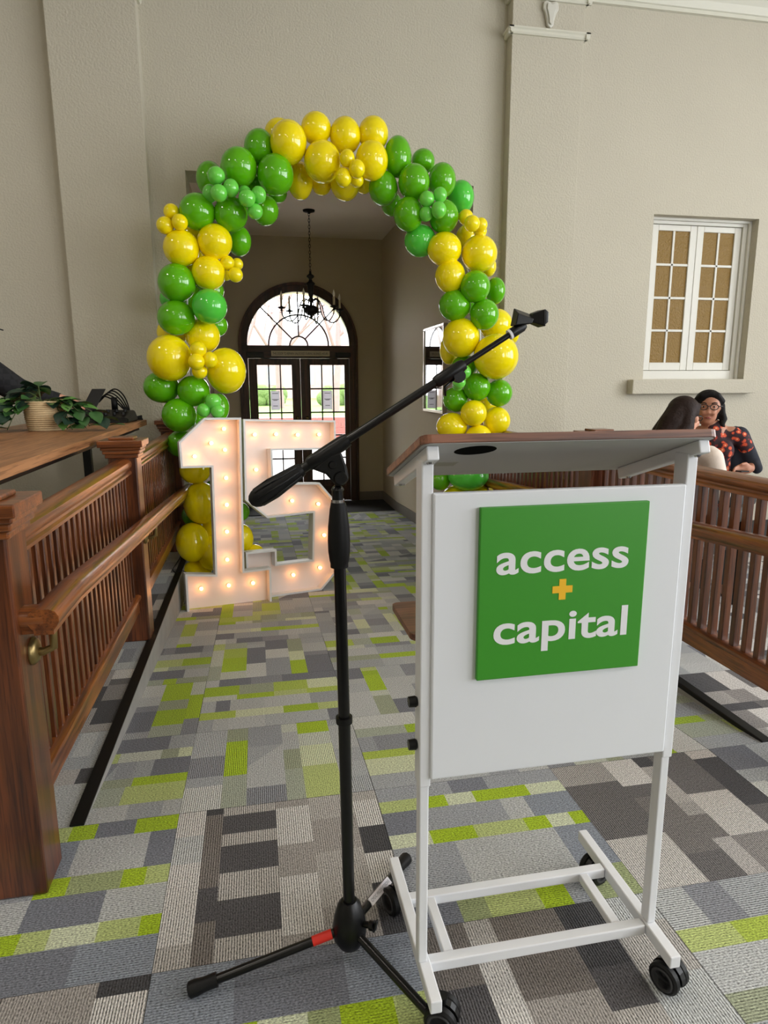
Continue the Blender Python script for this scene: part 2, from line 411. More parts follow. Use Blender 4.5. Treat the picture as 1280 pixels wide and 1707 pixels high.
PG = [(178, 180, 180), (160, 163, 166), (132, 134, 140), (112, 114, 122), (168, 171, 173), (148, 151, 156), (190, 191, 188), (156, 159, 162), (172, 174, 174)]
PL = [(160, 186, 34), (152, 178, 36), (176, 188, 118), (166, 184, 74), (196, 202, 168), (150, 156, 132), (186, 190, 178), (160, 166, 150)]
PB = [(72, 71, 74), (116, 112, 110), (186, 182, 178), (156, 152, 149), (102, 99, 99), (196, 193, 190), (134, 130, 128), (168, 164, 161)]
BANDS = {
    'cool': [('g', .24), ('l', .12), ('g', .19), ('l', .11), ('g', .22), ('l', .12)],
    'lime': [('l', .13), ('g', .2), ('g', .16), ('L', .2), ('l', .1), ('g', .21)],
    'brown': [('b', .19), ('b', .1), ('b', .24), ('b', .16), ('b', .31)],
    'grey': [('g', .3), ('g', .14), ('b', .16), ('g', .4)],
}
D_, S_, T_, W_, E_, K_ = (84, 82, 84), (168, 164, 160), (116, 110, 106), (192, 189, 186), (154, 149, 145), (70, 69, 71)
L1, L2, L3, L4 = (158, 184, 36), (176, 188, 122), (198, 204, 176), (150, 160, 116)
G1, G2, G3, G4 = (176, 178, 178), (152, 155, 160), (118, 121, 130), (134, 140, 150)
def _rows(b0, b1, cuts, cols, stripes):   # one bar of a tile: its pieces between cuts
    return [(cuts[k], cuts[k+1], b0, b1, cols[k], stripes[k % len(stripes)], False, cols[k]) for k in range(len(cols))]
CUSTOM = {
    (0, 0, 'f'): _rows(0, .134, (0, .12, .6, .8, 1), (S_, W_, G1, W_), (.5,)) + _rows(.134, .218, (0, .22, .42, .95, 1), (T_, D_, T_, K_), (.5, .15)) +
        _rows(.218, .479, (0, .12, .33, .5, .69, .78, .93, 1), (S_, D_, S_, D_, S_, D_, S_), (.6, .2)) + _rows(.479, .648, (0, .08, .42, .64, .94, 1), (E_, W_, E_, W_, E_), (.2, .5)) +
        _rows(.648, .87, (0, .2, .55, .8, 1), (E_, S_, E_, S_), (.3,)) + _rows(.87, 1, (0, .3, .5, .7, .92, 1), (K_, W_, K_, W_, S_), (.3, .6)),
    (-1, 0, 'f'): _rows(0, .2, (0, .35, .7, 1), (G4, G3, G4), (.3, .15)) + _rows(.2, .31, (0, .35, .47, .58, .76, .92, 1), (L3, L1, L2, L3, L2, L1), (.15,)) + _rows(.31, .5, (0, .45, .75, 1), (G1, G3, G1), (.3, .15)) +
        _rows(.5, .62, (0, .45, .58, .8, .9, 1), (G2, L1, L4, L1, L2), (.15,)) + _rows(.62, .88, (0, .45, .56, .88, 1), (G2, G4, G1, G3), (.2,)) + _rows(.88, 1, (0, .5, .62, .8, 1), (L2, L1, G3, L1), (.2,)),
    (1, 0, 'f'): _rows(0, .2, (0, .2, .32, .55, .68, .78, 1), (G3, L4, L2, L1, G2, L4), (.2,)) + _rows(.2, .5, (0, .3, .55, .8, 1), (G2, G1, G1, G4), (.3, .15)) + _rows(.5, .6, (0, .2, .42, .68, .8, .92, 1), (L3, L1, L2, L1, L3, L1), (.15,)) +
        _rows(.6, .78, (0, .2, .62, .75, 1), (G3, G2, G1, G4), (.2,)) + _rows(.78, .88, (0, .2, .35, .5, .65, .8, 1), (L2, L1, L3, L1, L1, L3), (.15,)) + _rows(.88, 1, (0, .4, .6, 1), (G2, G3, G2), (.2,)),
    (0, -1, 'f'): _rows(.72, 1, (0, .3, .7, 1), (G4, G3, G4), (.25, .15)) + _rows(.55, .72, (0, .12, .25, .38, .55, .66, .85, 1), (L3, L2, L1, L3, L4, L1, L2), (.15,)) + _rows(.3, .55, (0, .4, 1), (G4, G1), (.2,)) + _rows(.2, .3, (0, .3, .6, 1), (L3, L1, L2), (.15,)) + _rows(0, .2, (0, .5, 1), (G3, G2), (.2,)),
    (-1, -1, 'f'): _rows(.82, 1, (0, .93, 1), (W_, K_), (.6, .3)) + _rows(.5, .82, (0, .5, .8, 1), (T_, E_, E_), (.3,)) + _rows(.25, .5, (0, .6, .9, 1), (W_, S_, T_), (.5,)) + _rows(0, .25, (0, .5, 1), (E_, S_), (.4,)),
    (1, -1, 'f'): _rows(0, .19, (0, .7, 1), (D_, T_), (.45, .3)) + _rows(.19, .3, (0, .8, 1), (W_, S_), (.4,)) + _rows(.3, .58, (0, .25, .6, 1), (S_, E_, T_), (.35,)) + _rows(.58, .76, (0, .12, .5, .68, 1), (K_, S_, D_, K_), (.3, .5)) + _rows(.76, 1, (0, .6, .85, 1), (G1, S_, G1), (.5,)),
}
def carpet_tile(parent, x0, x1, y0, y1, kind, rot, clip, seed, zf, key=None):
    rnd = random.Random(seed); g = 0.0008
    cx0, cx1, cy0, cy1 = max(x0, clip[0])+g, min(x1, clip[1])-g, max(y0, clip[2])+g, min(y1, clip[3])-g
    if cx1-cx0 < 0.02 or cy1-cy0 < 0.02: return None
    La, Lb = (x1-x0, y1-y0) if not rot else (y1-y0, x1-x0)
    bands = BANDS[kind][:]; k = rnd.randrange(len(bands)); bands = bands[k:]+bands[:k]
    if rnd.random() < .5: bands.reverse()
    tot = sum(w for _, w in bands); rects = []; b = 0.0
    for typ, w in bands:
        w = w/tot*Lb; a = 0.0; last = None
        while a < La-1e-6:
            ln = rnd.choice((.07, .12, .17, .23, .3)) if typ != 'L' else rnd.choice((.12, .18, .24))
            if a+ln > La-.05: ln = La-a
            pal = PB if typ == 'b' else (PG if typ == 'g' or (typ == 'l' and rnd.random() < .12) else PL)
            c = rnd.choice(pal)
            while c == last: c = rnd.choice(pal)
            last = c
            stripe = rnd.choice((.12, .2, .35, .5)) if typ != 'b' else rnd.choice((.25, .45, .55, .6))
            rects.append((a, a+ln, b, b+w, c, stripe, rnd.random() < .1 and typ == 'g', rnd.choice(pal)))
            a += ln
        b += w
    if key in CUSTOM: rects = [(a0*La, a1*La, b0*Lb, b1*Lb, c, s_, t_, c2) for a0, a1, b0, b1, c, s_, t_, c2 in CUSTOM[key]]
    bm = bmesh.new(); cl_ = bm.loops.layers.float_color.new('Col'); ul = bm.loops.layers.uv.new('UVMap')
    ox, oy = (cx0+cx1)/2, (cy0+cy1)/2; oz = zf(oy)
    def P(a, b_):
        x, y = (x0+a, y0+b_) if not rot else (x0+b_, y0+a)
        return x, y
    def face(pts, c, s):
        vs = []; uvs = []
        for a, b_ in pts:
            x, y = P(a, b_); vs.append(bm.verts.new((x-ox, y-oy, zf(y)-oz))); uvs.append((a+seed*.37 % 3, b_))
        f = bm.faces.new(vs); f.normal_update()
        if f.normal.z < 0: f.normal_flip()
        col = lin(c)
        for l in f.loops:
            i = vs.index(l.vert); l[cl_] = (*col, s); l[ul].uv = uvs[i]
    ca0, ca1, cb0, cb1 = (cx0-x0, cx1-x0, cy0-y0, cy1-y0) if not rot else (cy0-y0, cy1-y0, cx0-x0, cx1-x0)
    for a0, a1, b0, b1, c, s, tri, c2 in rects:
        a0, a1, b0, b1 = max(a0, ca0), min(a1, ca1), max(b0, cb0), min(b1, cb1)
        if a1-a0 < 1e-4 or b1-b0 < 1e-4: continue
        if tri:
            face([(a0, b0), (a1, b0), (a1, b1)], c, s); face([(a0, b0), (a1, b1), (a0, b1)], c2, s)
        else:
            face([(a0, b0), (a1, b0), (a1, b1), (a0, b1)], c, s)
    # pile edge
    for (ax, ay), (bx_, by) in (((cx0,cy0),(cx1,cy0)), ((cx1,cy0),(cx1,cy1)), ((cx1,cy1),(cx0,cy1)), ((cx0,cy1),(cx0,cy0))):
        vs = [bm.verts.new((ax-ox, ay-oy, zf(ay)-oz)), bm.verts.new((ax-ox, ay-oy, zf(ay)-oz-.008)), bm.verts.new((bx_-ox, by-oy, zf(by)-oz-.008)), bm.verts.new((bx_-ox, by-oy, zf(by)-oz))]
        f = bm.faces.new(vs)
        for l in f.loops: l[cl_] = (.08, .08, .08, 0); l[ul].uv = (0, 0)
    me = bpy.data.meshes.new('carpet_tile'); bm.to_mesh(me); bm.free(); me.materials.append(CARPET)
    o = bpy.data.objects.new('carpet_tile', me); COL.objects.link(o); o.parent = parent; o.location = (ox, oy, oz)
    return o
TX, TY = 0.706, 0.656
GX = -0.324
def tiles(parent, clip, ystart, kinds, zf, par0, seed0):
    i0 = math.floor((clip[0]-GX)/TX); i1 = math.ceil((clip[1]-GX)/TX)
    n = 0; j0 = math.floor((clip[2]-ystart)/TY+1e-6); j1 = math.ceil((clip[3]-ystart)/TY-1e-6)
    for j in range(j0, j1):
        for i in range(i0, i1):
            par = (i+j+par0) % 2
            kind, rot = kinds(par, i, j)
            carpet_tile(parent, GX+i*TX, GX+(i+1)*TX, ystart+j*TY, ystart+(j+1)*TY, kind, rot, clip, seed0+j*31+i*7+500, zf, (i, j, 'f') if ystart < 2 else None)
# level floor in front of the ramp: warm tiles turned a quarter against cool ones with lime bars
tiles(floor, (-2.45, 4.6, -0.1, RAMP_Y0), RAMP_Y0-TY, lambda p, i, j: (('brown', 1) if p else ('cool', 0)), fz, 1, 11)
tiles(floor, (-2.45, RAMP_X0, RAMP_Y0, YW), RAMP_Y0, lambda p, i, j: ('grey' if p else 'brown', 1-p), lambda y: 0.0, 0, 77)
tiles(floor, (RAMP_X1, 4.6, RAMP_Y0, YW), RAMP_Y0, lambda p, i, j: ('grey' if p else 'brown', p), lambda y: 0.0, 1, 133)
tiles(floor_ramp, (RAMP_X0, RAMP_X1, RAMP_Y0, YW), RAMP_Y0, lambda p, i, j: ('lime', p), fz, 1, 205)
tiles(floor_hall, (HX0, HX1, YW, KINK), YW, lambda p, i, j: ('lime', p), fz, 0, 333)
CURBM = mat('curb_carpet', (150, 148, 144), 0.95, spec=0.1, bump=(220, 0.4, 0.004), var=0.18, varscale=9)
for nm, x, sgn in (('trim_2', RAMP_X0, -1), ('trim_3', RAMP_X1, 1)):
    m = MB()
    x1 = x+sgn*0.045
    m.box(min(x-sgn*0.004, x1), RAMP_Y0, 0.0, max(x-sgn*0.004, x1), YW-0.02, 0.007)
    if sgn > 0: m.hexa([(x-0.006,RAMP_Y0,-.012),(x,RAMP_Y0,-.012),(x,YW-.02,-.06),(x-0.006,YW-.02,-.06),(x-0.006,RAMP_Y0,.006),(x,RAMP_Y0,.006),(x,YW-.02,.006),(x-0.006,YW-.02,.006)])
    struct(m.build(nm, RUBBER, bevel=0.002), 'black rubber edging strip along the ramp curb')
    MB().hexa([(x-0.003,RAMP_Y0,-.02),(x+.003,RAMP_Y0,-.02),(x+.003,YW,Z_W-.02),(x-.003,YW,Z_W-.02),(x-.003,RAMP_Y0,-.001),(x+.003,RAMP_Y0,-.001),(x+.003,YW,-.001),(x-.003,YW,-.001)]).build('curb_face', CURBM, floor_ramp)
# door mat
t = tag(MB().box(-0.3, 10.33, Z_H-.004, 1.42, 11.3, Z_H+.006).build('door_mat', mat('black_ribbed_mat', (34, 35, 40), .85, bump=(90, .5, .004)), bevel=.002), 'black entrance mat on the floor before the arched doors', 'door mat')
struct(MB().box(HX0, KINK+.03, Z_H-.008, HX1, HY1, Z_H-.005).build('floor_threshold', mat('dark_walkoff_carpet', (48, 48, 50), .95, bump=(120, .4, .004))), 'dark walk-off carpet near the doors')

# ------------------------------------------------------------------ entrance hall
struct(MB().box(HX0-.2, YW+WT, -1.2, HX0, HY1+.15, HZ).build('wall_hall_left', HALLW), 'left wall of the entrance hall')
struct(MB().box(HX1, YW+WT, -1.2, HX1+.2, HY1+.15, HZ).build('wall_hall_right', HALLW), 'right wall of the entrance hall')
struct(MB().box(HX0-.2, YW+WT-.01, HZ, HX1+.2, HY1+.15, HZ+.15).build('ceiling_hall', mat('hall_ceiling_paint', (236, 224, 212), .85, spec=.2)), 'ceiling of the entrance hall')
DC, RO, RI, ZS = 0.765, 0.985, 0.85, 2.15   # arched doorway: centre, outer and inner radius, spring line
def arch(r, n=28, a0=0.0, a1=math.pi):
    return [(DC+r*math.cos(a1+(a0-a1)*k/n), ZS+r*math.sin(a1+(a0-a1)*k/n)) for k in range(n+1)]
def archwall(x0, x1, z0, z1, r, zb):
    return [(x0, zb), (DC-r, zb)] + arch(r) + [(DC+r, zb), (x1, zb), (x1, z1), (x0, z1)]
struct(MB().prism(archwall(HX0-.2, HX1+.2, 0, HZ, RO, -1.2), (0, HY1, 0), (1,0,0), (0,0,1), (0,1,0), .12).build('wall_hall_end', HALLW), 'end wall of the hall around the arched doorway')
STONE = mat('cream_limestone', (222, 202, 164), .8, bump=(40, .2, .004))
struct(MB().prism(archwall(-4, 5.6, 0, 5.5, 0.93, -1.2), (0, HY1+.16, 0), (1,0,0), (0,0,1), (0,1,0), .75).build('wall_facade', STONE), 'cream stone facade seen through the doors')
for nm, x, s in (('baseboard_hall_right', HX1, -1), ('baseboard_hall_left', HX0, 1)):
    m = MB(); x2 = x+s*.015
    for y0, y1 in ((YW+WT, KINK), (KINK, HY1)):
        m.hexa([(min(x,x2),y0,fz(y0)),(max(x,x2),y0,fz(y0)),(max(x,x2),y1,fz(y1)),(min(x,x2),y1,fz(y1)),(min(x,x2),y0,fz(y0)+.15),(max(x,x2),y0,fz(y0)+.15),(max(x,x2),y1,fz(y1)+.15),(min(x,x2),y1,fz(y1)+.15)])
    struct(m.build(nm, GREYB), 'grey baseboard of the hall')
m = MB(); m.box(HX0, HY1-.015, Z_H, DC-RO, HY1, Z_H+.15); m.box(DC+RO, HY1-.015, Z_H, HX1, HY1, Z_H+.15)
struct(m.build('baseboard_hall_end', GREYB), 'grey baseboard beside the doors')

# ------------------------------------------------------------------ arched double door
door = struct(thing('door_1', 'dark wooden arched double door with glass panes and fanlight', 'door', (DC, HY1, Z_H))); del door['category']
GLASS, nt, p = new_mat('clear_glass')
nt.nodes.remove(p)
tr = N(nt, 'ShaderNodeBsdfTransparent'); gl = N(nt, 'ShaderNodeBsdfGlossy'); gl.inputs['Roughness'].default_value = 0.02
lw = N(nt, 'ShaderNodeFresnel'); lw.inputs['IOR'].default_value = 1.45; ms = N(nt, 'ShaderNodeMixShader')
nt.links.new(lw.outputs[0], ms.inputs[0]); nt.links.new(tr.outputs[0], ms.inputs[1]); nt.links.new(gl.outputs[0], ms.inputs[2])
nt.links.new(ms.outputs[0], nt.nodes['Material Output'].inputs['Surface'])
y0, y1 = HY1-.02, HY1+.09
ring = arch(RO-.002) + list(reversed(arch(RI)))
m = MB().prism(ring, (0, y0, 0), (1,0,0), (0,0,1), (0,1,0), y1-y0)
m.box(DC-RO+.002, y0, Z_H, DC-RI, y1, ZS); m.box(DC+RI, y0, Z_H, DC+RO-.002, y1, ZS)
m.build('door_frame', DARKZ, door, bevel=.004)
ring2 = arch(RO+.012) + list(reversed(arch(RO-.03)))
m = MB().prism(ring2, (0, y0-.03, 0), (1,0,0), (0,0,1), (0,1,0), .03)
m.box(DC-RO-.012, y0-.03, Z_H, DC-RO+.03, y0, ZS); m.box(DC+RO-.03, y0-.03, Z_H, DC+RO+.012, y0, ZS)
m.build('arch_moulding', DARKZ, door, bevel=.004)
MB().box(DC-RI, y0, 1.925, DC+RI, y1, 2.135).build('transom_bar', DARKX, door, bevel=.004)
# fanlight
m = MB()
def arcbar(r, w):
    return m.prism([(DC+(r+w)*math.cos(math.pi*k/24), 2.135+(r+w)*math.sin(math.pi*k/24)) for k in range(25)] + [(DC+(r-w)*math.cos(math.pi*k/24), 2.135+(r-w)*math.sin(math.pi*k/24)) for k in range(24, -1, -1)], (0, HY1+.01, 0), (1,0,0), (0,0,1), (0,1,0), .035)
arcbar(.15, .012); arcbar(.5, .012)
for a in (45, 90, 135):
    c, s = math.cos(math.radians(a)), math.sin(math.radians(a))
    m.bar((DC+.15*c, HY1+.027, 2.135+.15*s), (DC+.87*c, HY1+.027, 2.135+.87*s), .035, .022, up=(-s, 0, c))
m.build('fanlight_bars', DARKX, door)
pts = arch(RI+.005); MB().prism([(DC-RI, 2.12), ] + pts + [(DC+RI, 2.12)], (0, HY1+.03, 0), (1,0,0), (0,0,1), (0,1,0), .006).build('fanlight_pane', GLASS, door)
# leaves
rows = [1.815, 1.418, 1.02, .625, .23, -.15]
for a, b, g0, g1 in ((DC-RI+.003, DC+.012, .057, .634), (DC+.016, DC+RI-.003, .945, 1.53)):
    m = MB(); yy0, yy1 = HY1, HY1+.05
    m.box(a, yy0, Z_H+.01, g0, yy1, 1.922); m.box(g1, yy0, Z_H+.01, b, yy1, 1.922); m.box(g0, yy0, 1.815, g1, yy1, 1.922); m.box(g0, yy0, Z_H+.01, g1, yy1, -.15)
    leaf = m.build('door_leaf', DARKZ, door, bevel=.004)
    mm = MB()
    for k in (1, 2):
        x = g0+(g1-g0)*k/3; mm.box(x-.011, yy0+.008, -.15, x+.011, yy1-.008, 1.815)
    for z in rows[1:-1]: mm.box(g0, yy0+.008, z-.013, g1, yy1-.008, z+.013)
    mm.build('muntin', DARKX, leaf)
    for k in range(3):
        for r in range(5):
            MB().box(g0+(g1-g0)*k/3+.002, HY1+.022, rows[r+1]+.002, g0+(g1-g0)*(k+1)/3-.002, HY1+.027, rows[r]-.002).build('pane', GLASS, leaf)
    MB().box(g0+.04, yy0-.006, Z_H+.1, g1-.04, yy0+.01, -.25).build('kick_panel', DARKX, leaf, bevel=.008)
    hx_ = g1+.07 if a < DC-.3 else g0-.07
    MB().lathe([(0, -.035), (.022, -.035), (.026, -.02), (.012, -.006), (.03, -.004), (.03, .002)], (hx_, yy0, .93), 14, (0,1,0)).build('door_knob', BRASS, leaf, smooth=True)
m = MB(); m.box(DC-RI-.02, HY1-.07, 1.945, DC-RI+.26, HY1-.02, 2.02); m.box(DC+RI-.24, HY1-.07, 1.945, DC+RI+.02, HY1-.02, 2.02)
m.bar((DC-RI+.2, HY1-.05, 1.93), (DC-RI+.55, HY1-.03, 1.895), .02, .015); m.bar((DC+RI-.2, HY1-.05, 1.93), (DC+RI-.5, HY1-.03, 1.895), .02, .015)
m.build('door_closer', BLACKM, door, bevel=.006)

def text_mesh(s, size, spacing=1.0, bold=0.0, align='CENTER'):
    cu = bpy.data.curves.new('lettering', 'FONT'); cu.body = s; cu.size = size; cu.align_x = align; cu.offset = bold; cu.space_character = spacing; cu.extrude = 0.0; cu.resolution_u = 6
    o = bpy.data.objects.new('tmp_text', cu); COL.objects.link(o)
    dg = bpy.context.evaluated_depsgraph_get(); me = bpy.data.meshes.new_from_object(o.evaluated_get(dg))
    bpy.data.objects.remove(o); bpy.data.curves.remove(cu); return me
def put_text(name, s, parent, material, pos, width=None, height=None, size=.1, bold=0.0, spacing=1.0, depth=.0008):
    """lettering standing upright facing -Y; pos = centre of its bounding box; scaled to width/height"""
    me = text_mesh(s, size, spacing, bold)
    xs = [v.co.x for v in me.vertices]; ys = [v.co.y for v in me.vertices]
    w, h = max(xs)-min(xs), max(ys)-min(ys); cx, cy = (max(xs)+min(xs))/2, (max(ys)+min(ys))/2
    kx = width/w if width else 1.0; ky = height/h if height else kx
    off = Vector((0,0,0)); q = parent
    while q is not None: off += q.location; q = q.parent
    for v in me.vertices:
        v.co = Vector(((v.co.x-cx)*kx+pos[0], pos[1], (v.co.y-cy)*ky+pos[2]))-off
    bm = bmesh.new(); bm.from_mesh(me)
    r = bmesh.ops.extrude_face_region(bm, geom=bm.faces[:]); bmesh.ops.translate(bm, verts=[g for g in r['geom'] if isinstance(g, bmesh.types.BMVert)], vec=(0, -depth, 0))
    bmesh.ops.recalc_face_normals(bm, faces=bm.faces[:]); bm.to_mesh(me); bm.free()
    for q_ in me.polygons: q_.use_smooth = False
    me.materials.clear(); me.materials.append(material); me.name = name
    o = bpy.data.objects.new(name, me); COL.objects.link(o); o.parent = parent; return o
INK = mat('black_ink', (30, 28, 28), .7)
PAPER = mat('white_paper', (226, 222, 226), .8)
THIN, nt, p = new_mat('thin_backlit_paper'); nt.nodes.remove(p)
df = N(nt, 'ShaderNodeBsdfDiffuse'); df.inputs[0].default_value = (.75, .73, .76, 1); tl = N(nt, 'ShaderNodeBsdfTranslucent'); tl.inputs[0].default_value = (.16, .155, .17, 1); ad_ = N(nt, 'ShaderNodeAddShader')
nt.links.new(df.outputs[0], ad_.inputs[0]); nt.links.new(tl.outputs[0], ad_.inputs[1]); nt.links.new(ad_.outputs[0], nt.nodes['Material Output'].inputs['Surface'])
s = MB().box(.30, HY1-.045, 1.958, 1.278, HY1-.02, 2.047).build('door_sign', mat('cream_sign', (226, 214, 190), .6), None, bevel=.004)
tag(s, 'narrow cream sign with black capitals on the transom above the doors', 'sign')
put_text('lettering', 'THIS DOOR TO REMAIN UNLOCKED DURING BUSINESS HOURS', s, INK, (.789, HY1-.0455, 2.002), width=.93, height=.042)
for x0, x1, nm in ((.268, .418, 'left'), (1.151, 1.31, 'right')):
    s = tag(MB().quad((x0, HY1+.0045, 1.065), (x1, HY1+.0045, 1.065), (x1, HY1+.0045, 1.384), (x0, HY1+.0045, 1.384)).build('paper_notice', THIN, None), 'white paper notice taped to the glass of the %s door leaf' % nm, 'notice')
    for z, w in ((1.34, .1), (1.24, .11), (1.225, .07), (1.13, .08)):
        MB().box((x0+x1)/2-w/2, HY1+.003, z, (x0+x1)/2+w/2, HY1+.0045, z+.009).build('text_line', INK, s)

# framed glass picture on the hall's right wall
pic = thing('framed_picture', 'silver framed glossy picture on the right wall of the entrance hall', 'picture', (HX1, 8.0, 1.15))
SILV = mat('silver_frame', (196, 184, 178), .3, metal=.7)
m = MB(); a, b, z0, z1 = 7.45, 8.37, 1.15, 2.18; fx = HX1-.055
m.box(fx, a, z0, HX1, b, z0+.03); m.box(fx, a, z1-.03, HX1, b, z1); m.box(fx, a, z0+.03, HX1, a+.03, z1-.03); m.box(fx, b-.03, z0+.03, HX1, b, z1-.03)
m.build('frame', SILV, pic, bevel=.004)
MB().box(fx+.012, a+.03, z0+.03, fx+.03, b-.03, z1-.03).build('glass', mat('dark_glossy_glass', (40, 34, 32), .03, spec=1.0, coat=1.0), pic)

# ------------------------------------------------------------------ chandelier
IRON = mat('dark_iron', (26, 22, 21), .4, metal=.4)
CX, CY = .84, 9.7
ch = thing('chandelier', 'dark iron candle chandelier hanging on a chain in the entrance hall', 'chandelier', (CX, CY, HZ))
MB().lathe([(0, 0), (.085, 0), (.08, -.02), (.03, -.035), (.015, -.05), (0, -.05)], (CX, CY, HZ), 20).build('canopy', IRON, ch, smooth=True)
zz = HZ-.05; k = 0; link = None
while zz > 2.98:
    if link is None:
        pts = [(CX+math.cos(a)*.012, CY, zz+math.sin(a)*.026) for a in [2*math.pi*i/12 for i in range(13)]]
        mm = MB().tube(pts, .004, 6); link = mm.build('chain_link', IRON, ch, smooth=True); zl0 = zz
    else:
        inst(link, ch, (0, 0, zz-zl0), (0, 0, math.pi/2*(k % 2)))
    zz -= .042; k += 1
pf = [(0,.56),(.015,.56),(.02,.52),(.05,.5),(.055,.48),(.02,.45),(.03,.42),(.06,.4),(.065,.385),(.045,.36),(.04,.27),(.03,.22),(.025,.2),(.04,.18),(.045,.16),(.02,.14),(.02,.1),(.06,.09),(.1,.06),(.11,.03),(.1,0),(.06,-.03),(.02,-.05),(.02,-.07),(.012,-.085),(0,-.1)]
MB().lathe([(r, z) for r, z in reversed(pf)], (CX, CY, 2.5), 20).build('body', IRON, ch, smooth=True)
CANDLE = mat('ivory_candle_sleeve', (206, 192, 160), .6)
BULBC = mat('frosted_bulb', (250, 246, 236), .15, coat=.5)
for i in range(6):
    a = math.radians(12+60*i); dx, dy = math.cos(a), math.sin(a)
    pts = [(CX+dx*r, CY+dy*r, z) for r, z in ((.04,2.66),(.1,2.68),(.16,2.6),(.2,2.46),(.27,2.38),(.36,2.38),(.42,2.45),(.43,2.53))]
    # smooth the curve
    q = [Vector(p) for p in pts]; sm = []
    for j in range(len(q)-1):
        p0, p1, p2, p3 = q[max(j-1,0)], q[j], q[j+1], q[min(j+2,len(q)-1)]
        for s_ in range(4):
            t_ = s_/4; sm.append(.5*((2*p1)+(-p0+p2)*t_+(2*p0-5*p1+4*p2-p3)*t_*t_+(-p0+3*p1-3*p2+p3)*t_**3))
    sm.append(q[-1])
    ar = MB().tube(sm, .009, 7).build('arm', IRON, ch, smooth=True)
    ex, ey = CX+dx*.43, CY+dy*.43
    MB().lathe([(0,-.03),(.02,-.02),(.012,.0),(.05,.01),(.062,.025),(.02,.022),(.02,.04),(0,.04)], (ex, ey, 2.53), 14).build('drip_pan', IRON, ar, smooth=True)
    MB().lathe([(0,0),(.016,0),(.016,.11),(.0,.11)], (ex, ey, 2.57), 12).build('candle', CANDLE, ar, smooth='auto')
    MB().lathe([(0,0),(.01,.0),(.017,.025),(.017,.045),(.008,.075),(0,.1)], (ex, ey, 2.68), 12).build('bulb', BULBC, ar, smooth=True)

# ------------------------------------------------------------------ outside, seen through the doors
LAWN = mat('lawn_grass', (92, 128, 40), .9, var=.15, varscale=1.5, bump=(30, .3, .02))
PAVE = mat('pale_paving', (150, 145, 142), .85, var=.05)
GZ = Z_H-.05; BZ = .22
struct(MB().box(-25, HY1+.8, GZ-.3, 30, 25.8, GZ).build('floor_porch', PAVE), 'pale paved forecourt outside the doors')
struct(MB().box(-30, 26, GZ-.3, 40, 70, BZ).build('floor_lawn', LAWN), 'green raised lawn beyond the forecourt')
BRICK = mat('red_brick', (132, 66, 58), .85, var=.2, varscale=8)
bw = thing('brick_planter', 'low red brick wall edging the lawn outside', 'wall', (1, 26, GZ))
bk = None
for r in range(4):
    for i in range(24):
        x = -6.0+i*.62+(.3 if r % 2 else 0)
        if bk is None:
            bk = MB().box(x, 25.75, GZ+.01+r*.2, x+.6, 25.95, GZ+.195+r*.2).build('brick', BRICK, bw); base = (x, r)
        else:
            inst(bk, bw, (x-base[0], 0, r*.2))
MB().box(-6.0, 25.78, GZ, 9.2, 25.97, GZ+.82).build('mortar', mat('mortar', (150, 140, 134), .9), bw)
BARK = mat('pale_bark', (120, 98, 94), .9, var=.2, varscale=6, bump=(12, .5, .03))
def tree(x, y, h, seed, label):
    rnd = random.Random(seed); t = thing('bare_tree', label, 'tree', (x, y, BZ), 'trees outside the doors')
    segs = MB(); tw = MB()
    def grow(p, d, ln, r, lev):
        pts = [p]; rr = [r]; q = p.copy(); dd = d.copy()
        for k in range(4):
            dd = (dd+Vector((rnd.uniform(-1,1), rnd.uniform(-1,1), rnd.uniform(-.2,.6)))*.13).normalized(); q = q+dd*ln/4; pts.append(q.copy()); rr.append(r*(1-.11*(k+1)))
        (segs if lev < 2 else tw).tube(pts, rr, 7 if lev < 2 else 4, caps=False)
        if lev < 4:
            for c in range(3 if lev else 5):
                b = pts[rnd.choice((2,3,4))]; nd = (dd+Vector((rnd.uniform(-1,1), rnd.uniform(-1,1), rnd.uniform(-.35,.7)))*.95).normalized()
                grow(b.copy(), nd, ln*rnd.uniform(.5,.72), r*.5, lev+1)
    grow(Vector((x, y, BZ-.05)), Vector((0,0,1)), h*.42, h*.017, 0)
    segs.build('trunk', BARK, t, smooth=True); tw.build('twig', BARK, t)
tree(-.4, 29, 11, 3, 'bare tree outside, seen through the left door leaf')
tree(3.6, 30, 11, 5, 'bare tree outside, seen through the right door leaf')
tree(1.4, 36, 12, 8, 'bare tree outside, farthest in the middle of the fanlight')
tree(8.6, 37, 12, 12, 'bare tree outside, rightmost on the raised lawn')
tree(-5.6, 35, 12, 21, 'bare tree outside, far left on the raised lawn')
HEDGE = mat('hedge_leaves', (84, 104, 52), .9, var=.3, varscale=7, bump=(14, 1.0, .08))
rnd = random.Random(4)
for i, (x, y) in enumerate(((-3.2, 40), (.8, 41), (4.8, 40), (9.0, 41))):
    m = MB()
    for k in range(14): m.ell((x+rnd.uniform(-.8,.8), y+rnd.uniform(-.3,.3), BZ+.45+rnd.uniform(-.15,.35)), (rnd.uniform(.4,.6),)*3, 10, 7)
    tag(m.build('hedge_shrub', HEDGE, None, smooth=True), ('rounded shrub at the far left of the lawn outside', 'rounded shrub across the lawn behind the left door leaf', 'rounded shrub across the lawn behind the right door leaf', 'rounded shrub at the far right of the lawn outside')[i], 'shrub', 'shrubs outside')
FARH = mat('far_house_wall', (140, 118, 112), .9)
fh = thing('far_house', 'pale pinkish house across the street outside', 'house', (1, 62, BZ))
MB().box(-9, 60, BZ, 12, 66, BZ+4.6).build('wall', FARH, fh)
